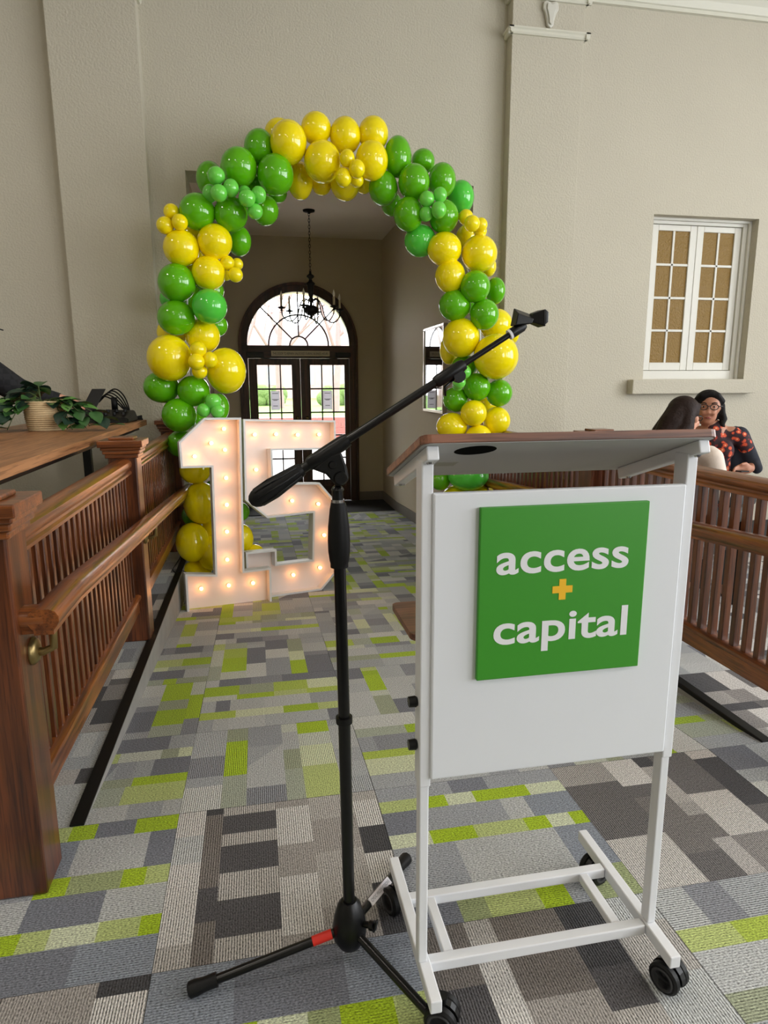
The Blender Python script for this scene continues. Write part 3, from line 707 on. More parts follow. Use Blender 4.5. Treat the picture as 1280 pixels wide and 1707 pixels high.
MB().hexa([(-9.5,59.6,BZ+4.6),(12.5,59.6,BZ+4.6),(12.5,66.5,BZ+4.6),(-9.5,66.5,BZ+4.6),(-8,62.9,BZ+6.6),(11,62.9,BZ+6.6),(11,63.1,BZ+6.6),(-8,63.1,BZ+6.6)]).build('roof', mat('far_roof', (118, 100, 98), .9), fh)
w0 = None
for i in range(7):
    if w0 is None: w0 = MB().box(-7.5, 59.95, BZ+1.2, -6.3, 60, BZ+2.8).build('window', mat('far_pane', (120, 130, 140), .3), fh)
    else: inst(w0, fh, (i*2.9, 0, 0))

# balloons: colour, x, y, z, half width, half height (m)
BALLOONS = [
('g',0.116,5.6,3.301,0.12,0.133),('y',0.28,5.76,3.456,0.121,0.121),('y',0.334,5.5,3.316,0.14,0.159),('g',-0.047,5.5,3.121,0.138,0.144),
('g',0.227,5.5,3.081,0.141,0.151),('g',-0.276,5.76,3.098,0.109,0.134),('l',-0.212,5.36,3.013,0.065,0.065),('l',-0.27,5.45,2.911,0.054,0.067),
('l',-0.197,5.31,2.881,0.062,0.062),('l',-0.108,5.34,2.928,0.057,0.065),('l',-0.009,5.45,2.934,0.046,0.046),('l',0.005,5.31,2.854,0.063,0.063),
('l',0.092,5.36,2.895,0.056,0.063),('l',0.061,5.36,2.778,0.058,0.058),('g',-0.122,5.5,2.783,0.129,0.129),('g',-0.371,5.5,2.79,0.136,0.136),
('g',0.145,5.76,2.885,0.11,0.119),('g',0.257,5.86,3.046,0.076,0.076),('g',0.069,5.76,3.049,0.103,0.103),('g',-0.072,5.76,2.642,0.098,0.119),
('y',-0.56,5.5,2.782,0.06,0.06),('y',-0.609,5.46,2.675,0.064,0.064),('y',-0.497,5.42,2.693,0.06,0.06),('y',-0.504,5.5,2.524,0.137,0.137),
('y',-0.252,5.5,2.579,0.133,0.133),('y',-0.429,5.76,2.67,0.102,0.102),('y',-0.312,5.5,2.347,0.13,0.13),('y',-0.473,5.76,2.463,0.129,0.129),
('y',-0.167,5.5,2.427,0.056,0.056),('y',-0.093,5.6,2.437,0.047,0.047),('y',-0.107,5.47,2.336,0.057,0.057),('y',-0.184,5.6,2.348,0.041,0.041),
('g',-0.553,5.5,2.27,0.145,0.145),('g',-0.574,5.5,2.01,0.145,0.134),('m',-0.312,5.41,2.088,0.133,0.133),('m',-0.643,5.86,2.194,0.092,0.092),
('g',-0.297,5.76,2.251,0.087,0.087),('g',-0.286,5.76,1.978,0.092,0.092),('g',-0.447,5.86,2.192,0.119,0.119),('y',-0.388,5.6,1.88,0.136,0.136),
('y',-0.643,5.76,1.914,0.12,0.12),('y',0.558,5.6,3.464,0.119,0.119),('y',0.592,5.5,3.194,0.144,0.154),('y',0.435,5.76,3.121,0.104,0.145),
('y',0.62,5.86,3.127,0.082,0.082),('y',0.787,5.6,3.425,0.123,0.139),('y',1.013,5.6,3.453,0.121,0.13),('y',0.981,5.5,3.223,0.129,0.149),
('y',0.766,5.36,3.184,0.058,0.067),('y',0.834,5.32,3.103,0.062,0.068),('y',0.735,5.36,3.048,0.062,0.071),('y',0.861,5.5,3.073,0.053,0.053),
('y',0.803,5.76,3.117,0.12,0.136),('y',0.975,5.86,3.146,0.074,0.074),('g',1.212,5.6,3.295,0.112,0.161),('g',1.463,5.76,3.323,0.099,0.099),
('g',1.323,5.5,3.084,0.126,0.138),('g',1.585,5.6,3.137,0.114,0.137),('g',1.093,5.6,3.053,0.119,0.133),('g',1.214,5.86,3.004,0.089,0.101),
('l',1.395,5.36,2.925,0.06,0.06),('l',1.502,5.36,2.959,0.055,0.061),('l',1.481,5.32,2.839,0.06,0.066),('l',1.397,5.39,2.824,0.055,0.059),
('g',1.278,5.5,2.841,0.121,0.133),('g',1.575,5.5,2.834,0.12,0.131),('m',1.797,5.76,3.059,0.114,0.137),('m',1.403,5.6,2.664,0.133,0.132),
('y',1.583,5.5,2.584,0.143,0.136),('y',1.885,5.5,2.558,0.15,0.15),('y',1.856,5.76,2.742,0.092,0.102),('y',1.762,5.5,2.838,0.062,0.062),
('y',1.77,5.36,2.759,0.064,0.064),('y',1.874,5.45,2.773,0.057,0.057),('y',1.888,5.5,2.736,0.056,0.056),('y',1.636,5.5,2.373,0.126,0.137),
('y',2.062,5.76,2.505,0.068,0.089),('g',1.824,5.41,2.282,0.125,0.131),('g',2.071,5.6,2.279,0.081,0.113),('g',1.68,5.5,2.141,0.137,0.13),
('g',1.91,5.41,2.062,0.121,0.127),('g',1.844,5.76,2.21,0.119,0.119),('y',-0.639,5.45,1.702,0.171,0.178),('y',-0.216,5.5,1.606,0.158,0.182),
('y',-0.408,5.31,1.76,0.063,0.063),('y',-0.424,5.28,1.669,0.063,0.063),('y',-0.324,5.32,1.685,0.056,0.062),('y',-0.41,5.36,1.6,0.059,0.059),
('g',-0.732,5.6,1.479,0.144,0.126),('g',-0.476,5.5,1.45,0.128,0.124),('g',-0.599,5.5,1.259,0.137,0.135),('g',-0.296,5.76,1.312,0.083,0.116),
('l',-0.32,5.36,1.368,0.063,0.063),('l',-0.395,5.36,1.303,0.054,0.054),('l',-0.29,5.34,1.295,0.053,0.053),('g',-0.479,5.76,1.192,0.085,0.085),
('g',-0.607,5.6,1.021,0.123,0.111),('y',-0.511,5.6,0.801,0.128,0.115),('y',-0.475,5.6,0.523,0.149,0.181),('y',-0.56,5.55,0.2,0.14,0.169),
('y',-0.415,5.58,0.092,0.118,0.153),('y',-0.556,5.6,-0.102,0.135,0.125),('g',-0.579,5.76,0.391,0.082,0.095),('g',-0.164,5.6,0.436,0.084,0.084),
('y',-0.156,5.6,0.199,0.097,0.129),('y',-0.054,5.6,0.064,0.082,0.079),('y',-0.393,5.76,0.272,0.144,0.144),('g',-0.347,5.76,0.562,0.143,0.143),
('g',-0.316,5.76,0.879,0.133,0.133),('g',-0.274,5.76,1.096,0.125,0.125),('y',1.738,5.5,1.879,0.158,0.165),('y',2.011,5.38,1.719,0.19,0.19),
('y',2.143,5.76,2.013,0.15,0.141),('y',2.332,5.86,1.931,0.072,0.083),('y',1.711,5.76,1.789,0.083,0.127),('g',1.812,5.6,1.648,0.12,0.094),
('l',1.729,5.36,1.593,0.058,0.058),('l',1.672,5.32,1.509,0.056,0.056),('l',1.687,5.4,1.48,0.046,0.046),('g',1.891,5.5,1.467,0.119,0.121),
('g',2.094,5.5,1.415,0.116,0.119),('g',1.731,5.6,1.36,0.112,0.111),('y',1.835,5.41,1.248,0.114,0.112),('y',2.078,5.5,1.176,0.121,0.123),
('y',1.67,5.5,1.134,0.139,0.117),('y',1.884,5.41,1.036,0.119,0.114),('y',2.121,5.86,1.301,0.098,0.098),('g',1.601,5.6,0.645,0.089,0.089),
('m',1.829,5.5,0.699,0.187,0.133),('y',2.016,5.5,0.907,0.146,0.146),('g',1.856,5.6,0.874,0.121,0.121),('y',1.979,5.6,0.46,0.15,0.15),
('y',1.751,5.6,0.455,0.143,0.143),('g',1.869,5.6,0.255,0.144,0.144),('g',2.072,5.6,0.218,0.138,0.138),('y',1.932,5.6,0.011,0.139,0.139),
('y',1.758,5.6,0.035,0.131,0.131),('y',2.108,5.6,-0.041,0.133,0.133),
]
# ------------------------------------------------------------------ balustrades with handrails
POSTW = 0.155
RAILP = [(-.045,0),(.045,0),(.045,.012),(.036,.02),(.036,.03),(.046,.04),(.05,.055),(.046,.07),(.03,.082),(0,.088),(-.03,.082),(-.046,.07),(-.05,.055),(-.046,.04),(-.036,.03),(-.036,.02),(-.045,.012)]
HANDP = [(-.026,0),(.026,0),(.026,.012),(.034,.022),(.042,.036),(.042,.052),(.034,.066),(.018,.074),(-.018,.074),(-.034,.066),(-.042,.052),(-.042,.036),(-.034,.022),(-.026,.012)]
BOTP = [(-.03,0),(.03,0),(.03,.075),(.044,.085),(.044,.1),(.03,.108),(-.03,.108),(-.044,.1),(-.044,.085),(-.03,.075)]
def hand_z(y): return .812-max(0.0, y-2.18)/15.0
def balustrade(X, side, label, posts, hcol):
    root = thing('balustrade', label, 'balustrade', (X, posts[0], 0))
    for py in posts:
        h = POSTW/2; y1 = min(py+h, YW-.001)
        p = MB().box(X-h, py-h, 0, X+h, y1, 1.12).build('newel_post', OAKZ, root, bevel=.008, seg=2)
        def sq(m, d, z0, z1): m.box(X-h-d, py-h-d, z0, X+h+d, min(y1+d, YW-.001) if y1 < YW-.01 else y1, z1)
        m = MB(); sq(m, .012, 1.095, 1.118); sq(m, .022, 1.118, 1.14); sq(m, .03, 1.14, 1.158); m.build('post_moulding', OAKX, p, bevel=.006)
        m = MB(); sq(m, .042, 1.158, 1.195); m.build('post_cap', OAKX, p, bevel=.004)
        m = MB(); sq(m, -.01, 1.195, 1.21); m.build('cap_tile', OAKX, p, bevel=.005)
    bal = None
    for a, b in zip(posts, posts[1:]):
        a2, b2 = a+POSTW/2, b-POSTW/2
        MB().sweep(RAILP, (X, a2, 1.005), (X, b2, 1.005), (1,0,0), (0,0,1)).build('top_rail', OAKY, root, smooth='auto')
        MB().sweep(BOTP, (X, a2, .182), (X, b2, .182), (1,0,0), (0,0,1)).build('bottom_rail', OAKY, root, smooth='auto')
        n = int(round((b2-a2)/.0765)); st = (b2-a2)/n
        for k in range(n):
            y = a2+st*(k+.5)
            if bal is None:
                bal = MB().box(X-.018, y-.0155, .285, X+.018, y+.0155, 1.01).build('baluster', OAKZ, root, bevel=.003, seg=1); yb = y
            else: inst(bal, root, (0, y-yb, 0))
    hx = X-side*.14; ya, ye = posts[0]-.06, 6.0
    # handrail: level return at the newel, then down with the ramp
    m = MB(); m.sweep(HANDP, (hx, ya, hand_z(2.18)), (hx, 2.18, hand_z(2.18)), (1,0,0), (0,0,1)); m.sweep(HANDP, (hx, 2.18, hand_z(2.18)), (hx, ye, hand_z(ye)), (1,0,0), (0,0,1))
    hr = m.build('handrail', OAKY, root, smooth='auto')
    m = MB(); m.sweep(HANDP, (hx+side*.0, ya+.041, hand_z(0)-.0005), (X-side*POSTW/2, ya+.041, hand_z(0)-.0005), (0,1,0), (0,0,1)); m.build('rail_return', OAKX, hr, smooth='auto')
    for k, by in enumerate((posts[0]+.02, posts[1], 5.5)):
        bx_ = X-side*(POSTW/2); z = hand_z(by)-.075
        if k == 2: bx_ = X-side*.03
        m = MB().lathe([(0,-.004),(.040,-.004),(.042,.006),(.032,.016),(.018,.02),(0,.02)], (bx_, by, z), 18, (-side,0,0))
        m.tube([(bx_, by, z), (bx_-side*.03, by, z-.005), (bx_-side*.06, by, z+.008), (hx, by, z+.045), (hx, by, hand_z(by)+.004)], [.014,.0125,.0115,.010,.014], 12)
        m.build('rail_bracket', BRASS, hr, smooth=True, label='brass handrail bracket')
    return root
balustrade(-.747, -1, 'oak balustrade with handrail along the counter side of the ramp', (1.945, 3.96, 6.12), 0)
balustrade(2.157, 1, 'oak balustrade with handrail beside the seated people', (1.945, 3.87, 6.12), 0)

# ------------------------------------------------------------------ counter on the left
ct = thing('counter', 'long wood laminate counter behind the left balustrade', 'counter', (-1.3, 4, 0))
MB().box(-1.74, 1.9, 1.165, -.905, 5.86, 1.21).build('worktop', COUNTER, ct, bevel=.003)
MB().box(-1.7, 2.0, 1.13, -.96, 5.8, 1.165).build('worktop_shade', BLACKP, ct)  # black box stands in for the thin shadow under the worktop
for y in (2.1,): MB().box(-1.66, y-.03, 0, -1.6, y+.03, 1.1).build('leg', BLACKM, ct)
for y in (5.7,): MB().box(-1.36-.03, y-.03, 0, -1.36+.03, y+.03, 1.13).build('leg', BLACKM, ct)

# plant in a coiled basket
PX, PY, PZ = -1.345, 4.66, 1.21
pl = thing('potted_plant', 'trailing leafy green plant in a coiled natural basket on the counter', 'plant', (PX, PY, PZ))
BASK = mat('coiled_seagrass', (214, 190, 150), .85, var=.2, varscale=60, bump=(140, .4, .003))
prof = [(0, 0)]
for k in range(14):
    z = k*.0135; r = .112+.014*math.sin(min(1, k/8)*1.4)-(.002 if k > 10 else 0)
    for a in (-70, -30, 0, 30, 70): prof.append((r+.0085*math.cos(math.radians(a))-.006, z+.0068+.0068*math.sin(math.radians(a))))
prof += [(.108, .187), (.104, .15), (0, .15)]
MB().lathe(prof, (PX, PY, PZ), 36).build('basket', BASK, pl, smooth=True)
LEAF1 = mat('leaf_green', (58, 98, 50), .45, var=.3, varscale=20); LEAF2 = mat('leaf_dark', (34, 58, 44), .45, var=.25, varscale=20); LEAF3 = mat('leaf_light', (92, 138, 66), .45, var=.2, varscale=20)
STEM = mat('plant_stem', (82, 98, 52), .6)
def leaf_mesh(L, Wd, M_):
    bm = bmesh.new(); rows_ = []
    for i in range(6):
        t = i/5; w = Wd*math.sin(math.pi*min(1, t*.95+.05))**.75; z = -.25*L*t*t
        rows_.append([bm.verts.new((L*t, s*w, z+abs(s)*w*.25)) for s in (-1, -.5, 0, .5, 1)])
    for a, b in zip(rows_, rows_[1:]):
        for k in range(4): bm.faces.new((a[k], a[k+1], b[k+1], b[k]))
    me = bpy.data.meshes.new('leaf'); bm.to_mesh(me); bm.free(); me.materials.append(M_)
    for p_ in me.polygons: p_.use_smooth = True
    return me
LM = [leaf_mesh(.10, .036, LEAF1), leaf_mesh(.115, .042, LEAF2), leaf_mesh(.095, .036, LEAF3), leaf_mesh(.12, .042, LEAF1), leaf_mesh(.11, .04, LEAF2)]
rnd = random.Random(12)
stems = []
for (ex, ey, ez, hz) in ((-.36,-.14,.0,.1), (-.26,-.2,-.0,.12), (-.42,.0,.05,.13), (-.3,-.06,.03,.16), (-.2,-.12,.0,.15), (.24,-.1,.03,.13), (.16,-.14,.0,.14), (.2,-.18,.0,.13), (.3,-.16,.02,.12), (.42,-.14,.02,.1), (-.1,.12,.2,.2), (-.04,.02,.24,.24), (-.22,.04,.16,.2)):
    a = Vector((PX+rnd.uniform(-.03,.03), PY+rnd.uniform(-.03,.03), PZ+.17)); b = Vector((PX+ex, PY+ey, PZ+ez+.012)); c = (a+b)/2; c.z = PZ+.17+hz*.75
    pts = [(a*(1-t)*(1-t)+c*2*t*(1-t)+b*t*t) for t in [k/8 for k in range(9)]]
    MB().tube(pts, .0028, 5).build('stem', STEM, pl, smooth=True)
    for k in range(3, 9):
        for s in (-1, 1):
            if (k == 8 and s < 0) or (k % 2 and s < 0 and k < 7): continue
            me = rnd.choice(LM); o = bpy.data.objects.new('leaf', me); COL.objects.link(o); o.parent = pl
            d = (pts[min(k+1, 8)]-pts[k-1]).normalized(); ang = math.atan2(d.y, d.x)+s*rnd.uniform(.5, 1.1)*(0 if k == 8 else 1)
            loc = pts[k]-Vector((PX, PY, PZ)); loc.z = max(loc.z, .02)
            o.location = loc; tip = max(-.5, min(.9, -d.z*.5+rnd.uniform(-.5, .2)))
            if loc.z < .05: tip = min(tip, -.25)
            o.rotation_euler = (rnd.uniform(-.5,.5), tip, ang)
# audio gear
mx_ = thing('audio_mixer', 'flat black audio mixer lying on the far end of the counter', 'audio gear', (-1.12, 5.5, 1.21))
MB().hexa([(-1.34,5.36,1.212),(-.96,5.36,1.212),(-.94,5.7,1.212),(-1.34,5.7,1.212),(-1.32,5.4,1.26),(-.98,5.4,1.25),(-.96,5.68,1.30),(-1.32,5.68,1.31)]).build('body', BLACKP, mx_, bevel=.015)
k0 = None
for i in range(5):
    for j in range(2):
        p = (-1.28+i*.065, 5.48+j*.1, 1.27+j*.018)
        if k0 is None: k0 = MB().lathe([(0,.02),(.012,.02),(.014,0),(0,0)], p, 10).build('knob', RUBBER, mx_); kp = p
        else: inst(k0, mx_, (p[0]-kp[0], p[1]-kp[1], p[2]-kp[2]))
tb = thing('tablet', 'black tablet propped at a slant behind the mixer', 'tablet', (-1.3, 5.74, 1.21))
u = Vector((.105, .0, .0)); v = Vector((.085, .07, .175)); o_ = Vector((-1.385, 5.72, 1.29))
n_ = u.cross(v).normalized()
MB().hexa([o_, o_+u, o_+u+v, o_+v, o_+n_*.012, o_+u+n_*.012, o_+u+v+n_*.012, o_+v+n_*.012]).build('body', BLACKP, tb, bevel=.003)
MB().tube([o_+u*.25+v*.12-n_*.003+Vector((math.cos(t)*.012+math.sin(t)*.008, 0, math.sin(t)*.02)) for t in [2*math.pi*k/14 for k in range(15)]], .002, 5).build('emblem', CHROME, tb, label='small oval outline mark')
MB().bar((-1.32, 5.8, 1.212), (-1.28, 5.83, 1.4), .02, .02).build('stand', BLACKM, tb)
m = MB(); rnd = random.Random(3)
for k in range(5):
    h = .02+.035*k; x0 = -1.22+.03*k
    m.tube(curve([(-1.26, 5.8, 1.36), (-1.22+.02*k, 5.79, 1.40+h*.4), (-1.14+.02*k, 5.77, 1.37+h*.3), (-1.06+.01*k, 5.76, 1.30), (-1.0-.01*k, 5.77, 1.232), (-.93, 5.8, 1.222+.006*k)]), .006, 7)
m.box(-1.15, 5.73, 1.30, -1.11, 5.78, 1.40)
tag(m.build('audio_cable', RUBBER, None, smooth=True), 'bundle of black audio cables looping behind the mixer', 'cable')
m = MB()
for k in range(6): m.tube([(-1.12+.01*k, 5.72, 1.218+.009*(k//2)), (-1.02, 5.74+.012*k, 1.22+.01*(k//2)), (-.92-.01*k, 5.77+.01*k, 1.219+.009*(k//2))], .0065, 6)
tag(m.build('cable_bundle', RUBBER, None, smooth=True), 'flat black cable bundle lying at the end of the counter', 'cable')

# ------------------------------------------------------------------ people
def blob(name, prims, material, parent, voxel=.012, smooth=6, sub=False):
    """tapered limbs and ellipsoids fused into one continuous surface"""
    m = MB()
    for q in prims:
        if q[0] == 'c':
            pts = [Vector(p) for p, _ in q[1]]; rs = [r for _, r in q[1]]
            m.tube(pts, rs, 12)
            for p, r in zip(pts, rs): m.ell(p, (r, r, r), 12, 8)
        else:
            m.ell(q[1], q[2], 20, 14)
    o = m.build(name, material, parent)
    r = o.modifiers.new('r', 'REMESH'); r.mode = 'VOXEL'; r.voxel_size = voxel; r.use_smooth_shade = True
    s = o.modifiers.new('s', 'SMOOTH'); s.iterations = smooth; s.factor = .5
    dg = bpy.context.evaluated_depsgraph_get(); me = bpy.data.meshes.new_from_object(o.evaluated_get(dg))
    old = o.data; o.modifiers.clear(); o.data = me; bpy.data.meshes.remove(old)
    if not me.materials: me.materials.append(material)
    for p in me.polygons: p.use_smooth = True
    return o
SKIN1 = mat('warm_brown_skin', (176, 122, 96), .55, var=.06, varscale=12); SKIN2 = mat('light_skin', (206, 150, 124), .55, var=.06, varscale=12)
HAIR1 = mat('black_hair', (20, 17, 17), .65, spec=.2, bump=(90, .6, .006)); HAIR2 = mat('dark_brown_hair', (36, 23, 19), .65, spec=.2, bump=(80, .6, .006), var=.3, varscale=25)
NAVY = mat('navy_knit', (30, 34, 46), .9); DENIM = mat('dark_grey_trousers', (52, 56, 58), .85); CREAM = mat('cream_knit', (226, 212, 200), .9, bump=(120, .3, .003))
FLORAL, nt, p = new_mat('floral_print')
tc = N(nt, 'ShaderNodeTexCoord'); vo = N(nt, 'ShaderNodeTexVoronoi'); vo.inputs['Scale'].default_value = 25; nz = N(nt, 'ShaderNodeTexNoise'); nz.inputs['Scale'].default_value = 35
nt.links.new(tc.outputs['Object'], vo.inputs['Vector']); nt.links.new(tc.outputs['Object'], nz.inputs['Vector'])
cr = N(nt, 'ShaderNodeValToRGB'); cr.color_ramp.interpolation = 'CONSTANT'
els = cr.color_ramp.elements; els[0].position = 0; els[0].color = (*lin((232, 160, 120)), 1); els[1].position = .22; els[1].color = (*lin((206, 82, 48)), 1)
e3 = els.new(.42); e3.color = (*lin((120, 36, 36)), 1); e4 = els.new(.5); e4.color = (*lin((44, 20, 28)), 1)
mm_ = N(nt, 'ShaderNodeMath', operation='MULTIPLY_ADD'); mm_.inputs[1].default_value = .5; mm_.inputs[2].default_value = -.25; nt.links.new(nz.outputs['Fac'], mm_.inputs[0])
aa = N(nt, 'ShaderNodeMath', operation='ADD'); nt.links.new(vo.outputs['Distance'], aa.inputs[0]); nt.links.new(mm_.outputs[0], aa.inputs[1])
nt.links.new(aa.outputs[0], cr.inputs[0]); nt.links.new(cr.outputs[0], p.inputs['Base Color']); p.inputs['Roughness'].default_value = .8

def head_prims(c, f, s, up=Vector((0,0,1)), k=1.0):
    """head centred at c, facing f, s = the person's left"""
    c, f, s = Vector(c), Vector(f), Vector(s)
    def at(a, b, d): return c+f*a*k+s*b*k+up*d*k
    P_ = [('e', at(-.005,0,.02), (.078*k,.09*k,.1*k)), ('e', at(.02,0,-.045), (.06*k,.066*k,.075*k)), ('e', at(.045,0,-.09), (.03*k,.032*k,.024*k))]
    P_ += [('c', [(at(.082,0,.01), .009*k), (at(.1,0,-.03), .014*k)]), ('c', [(at(.085,.03,-.03), .02*k), (at(.075,.035,-.02), .02*k)]), ('c', [(at(.085,-.03,-.03), .02*k), (at(.075,-.035,-.02), .02*k)])]
    P_ += [('c', [(at(.08,-.018,-.066), .008*k), (at(.085,0,-.066), .009*k), (at(.08,.018,-.066), .008*k)])]
    for q in (-1, 1): P_.append(('e', at(-.005, q*.088, -.01), (.018*k, .012*k, .03*k)))
    return P_, at
def hand_prims(w, d, n, side, L=.17):
    """w wrist, d pointing direction, n palm normal, side = thumb side"""
    w, d, n, side = Vector(w), Vector(d).normalized(), Vector(n).normalized(), Vector(side).normalized()
    P_ = [('c', [(w, .024), (w+d*.03, .026)])]
    for k in range(4):
        b = w+d*.045+side*(.027-.018*k); P_.append(('c', [(w+d*.015+side*(.018-.012*k), .017), (b+d*.03, .012)]))
        ln = (.06,.07,.066,.05)[k]; b2 = b+d*.04
        P_.append(('c', [(b2, .0105), (b2+d*ln*.45+n*.012, .0095), (b2+d*ln*.75+n*.034, .0085), (b2+d*ln*.8+n*.05, .0075)]))
    t0 = w+d*.02+side*.025; P_.append(('c', [(t0, .014), (t0+side*.022+d*.025+n*.01, .012), (t0+side*.026+d*.055+n*.025, .0095)]))
    return P_

# woman facing the camera, floral blouse and dark cardigan
WX_, WY_ = 3.215, 4.25
per = thing('person', 'seated person with glasses, floral blouse and dark cardigan, holding a phone', 'person', (WX_, WY_, 0))
f = Vector((-.55, -.83, 0)).normalized(); s = Vector((-f.y, f.x, 0))*1.0
s = Vector((.83, -.55, 0)).normalized()      # the person's left, to the right in view
hc = Vector((WX_, WY_, 1.315)); hp, at = head_prims(hc, f, s)
sh = Vector((WX_+.075, WY_+.02, 0.055))
def tp(a, b, z): return sh+f*a+s*b+Vector((0,0,z))
wristL = tp(.13, .25, .84)
body = hp + [('c', [(at(-.02,0,-.08), .052), (tp(0,0,1.12), .058)]), ('c', [(tp(0,0,1.08), .10), (tp(0,0,.7), .13)]), ('c', [(tp(0,.12,1.07), .06), (tp(0,-.12,1.07), .06)])]
body += [('c', [(tp(0,.18,1.06), .05), (tp(.0,.27,.86), .042), (wristL, .026)])] + hand_prims(wristL, f*.5-s*.8, Vector((0,0,-1))*.3+f*.5, Vector((0,0,1)))
body += [('c', [(tp(0,-.18,1.06), .05), (tp(.0,-.25,.84), .042), (tp(.2,-.1,.85), .026)])] + hand_prims(tp(.2,-.1,.85), s+f*.3, Vector((0,0,-1)), f)
for q in (-1, 1): body += [('c', [(tp(0,q*.1,.66), .09), (tp(.42,q*.12,.66), .065), (tp(.44,q*.12,.2), .045), (tp(.44,q*.12,.06), .035), (tp(.56,q*.13,.04), .032)])]
blob('body', body, SKIN1, per, .0085, 3)
blob('blouse', [('c', [(tp(.01,0,1.09), .09), (tp(.015,0,.9), .135), (tp(.02,0,.66), .15)]), ('c', [(tp(0,.14,1.06), .066), (tp(0,-.14,1.06), .066)]), ('e', tp(.07,.07,.96), (.075,.075,.08)), ('e', tp(.07,-.07,.96), (.075,.075,.08)), ('c', [(tp(0,.18,1.05), .06), (tp(0,.22,.98), .055)])], FLORAL, per, .012, 4)
blob('cardigan', [('c', [(tp(-.02,.175,1.065), .066), (tp(-.01,.275,.87), .056), (wristL+s*.045+f*-.045, .04)]), ('c', [(tp(-.02,-.175,1.065), .066), (tp(-.01,-.255,.85), .056), (tp(.17,-.13,.85), .04)]), ('c', [(tp(-.06,.15,1.06), .07), (tp(-.06,.16,.7), .09)]), ('c', [(tp(-.06,-.15,1.06), .07), (tp(-.06,-.16,.7), .09)]), ('c', [(tp(-.08,0,1.08), .06), (tp(-.09,0,.7), .1)])], NAVY, per, .013, 4)
blob('trousers', [q for t_ in (-1, 1) for q in [('c', [(tp(0,t_*.1,.66), .105), (tp(.42,t_*.12,.66), .08), (tp(.44,t_*.12,.2), .06), (tp(.44,t_*.12,.1), .06)])]], DENIM, per, .015, 3)
blob('hair', [('e', at(-.028,0,.042), (.096,.100,.092)), ('e', at(-.05,0,-.03), (.07,.098,.1)), ('c', [(at(-.02,.088,.02), .024), (at(-.005,.096,-.035), .022), (at(-.015,.108,-.075), .026), (at(-.0,.1,-.115), .02), (at(-.03,.11,-.14), .018)]), ('c', [(at(-.02,-.088,.02), .024), (at(-.01,-.1,-.04), .024), (at(-.02,-.1,-.1), .022)]), ('c', [(at(.055,-.05,.092), .022), (at(.05,.0,.105), .024), (at(.045,.05,.092), .024), (at(.01,.086,.05), .022)]), ('c', [(at(.05,-.05,.092), .022), (at(.015,-.086,.05), .022)])], HAIR1, per, .0075, 1)
GLF = mat('black_spectacle_frame', (16, 16, 18), .3)
m = MB()
for q in (-1, 1):
    c_ = at(.1, q*.034, .012); m.tube([c_+s*.027*math.cos(t)+Vector((0,0,.02*math.sin(t))) for t in [2*math.pi*k/16 for k in range(17)]], .0032, 6)
    m.tube([at(.1, q*.061, .018), at(.05, q*.09, .016), at(-.02, q*.095, .01)], .003, 6)
m.tube([at(.1,-.008,.016), at(.104,0,.019), at(.1,.008,.016)], .003, 6); m.build('glasses', GLF, per, smooth=True)
EYEW = mat('eye_white', (224, 218, 212), .3); EYED = mat('dark_iris', (34, 22, 18), .2)
LIP = mat('lips', (150, 78, 72), .5)
for q in (-1, 1):
    MB().ell(at(.0665, q*.034, .013), (.0115,.0115,.005)).build('eye', EYEW, per, smooth=True); MB().ell(at(.0745, q*.034, .0125), (.0066,.0066,.0062)).build('iris', EYED, per, smooth=True)
    MB().tube([at(.088, q*.016, .036), at(.088, q*.034, .042), at(.076, q*.052, .038)], .004, 6).build('eyebrow', HAIR1, per, smooth=True)
MB().tube([at(.08,-.022,-.066), at(.09,-.008,-.064), at(.09,.008,-.064), at(.08,.022,-.066)], [.003,.006,.006,.003], 8).build('mouth', LIP, per, smooth=True)
c_ = wristL+(f*.5-s*.8).normalized()*.085+f*.03
ph = tag(MB().box(c_.x-.035, c_.y-.05, c_.z-.012, c_.x+.035, c_.y+.06, c_.z-.002).build('phone', BLACKP, None, bevel=.004), 'dark phone held in the lap of the person in the floral blouse', 'phone')

# second person, seen from behind, long dark hair, cream top
BX_, BY_ = 2.80, 3.92
per2 = thing('person', 'seated person with long dark hair and cream top, back to the viewer', 'person', (BX_, BY_, 0))
f = Vector((.93, .30, -.2)).normalized(); s = Vector((-.31, .95, 0))
hc = Vector((BX_, BY_, 1.272)); hp, at = head_prims(hc, f, s)
sh = Vector((BX_+.03, BY_-.01, 0))
body = hp + [('c', [(at(-.02,0,-.08), .05), (tp(0,0,1.08), .056)]), ('c', [(tp(0,0,1.04), .1), (tp(0,0,.66), .13)]), ('c', [(tp(0,.12,1.03), .06), (tp(0,-.12,1.03), .06)])]
for q in (-1, 1):
    w_ = tp(.3, q*.1, .78); body += [('c', [(tp(0,q*.18,1.02), .05), (tp(.04,q*.24,.8), .042), (w_, .026)])] + hand_prims(w_, f, Vector((0,0,-1)), -q*s)
    body += [('c', [(tp(0,q*.1,.62), .09), (tp(.42,q*.12,.62), .065), (tp(.44,q*.12,.2), .045), (tp(.44,q*.12,.06), .035), (tp(.56,q*.13,.04), .032)])]
blob('body', body, SKIN2, per2, .0095, 3)
blob('top', [('c', [(tp(0,0,1.06), .095), (tp(0,0,.88), .145), (tp(0,0,.62), .155)]), ('c', [(tp(0,.16,1.03), .07), (tp(0,-.16,1.03), .07)])] + [('c', [(tp(0,q*.19,1.02), .066), (tp(.04,q*.245,.81), .056), (tp(.26,q*.125,.785), .042)]) for q in (-1, 1)], CREAM, per2, .012, 4)
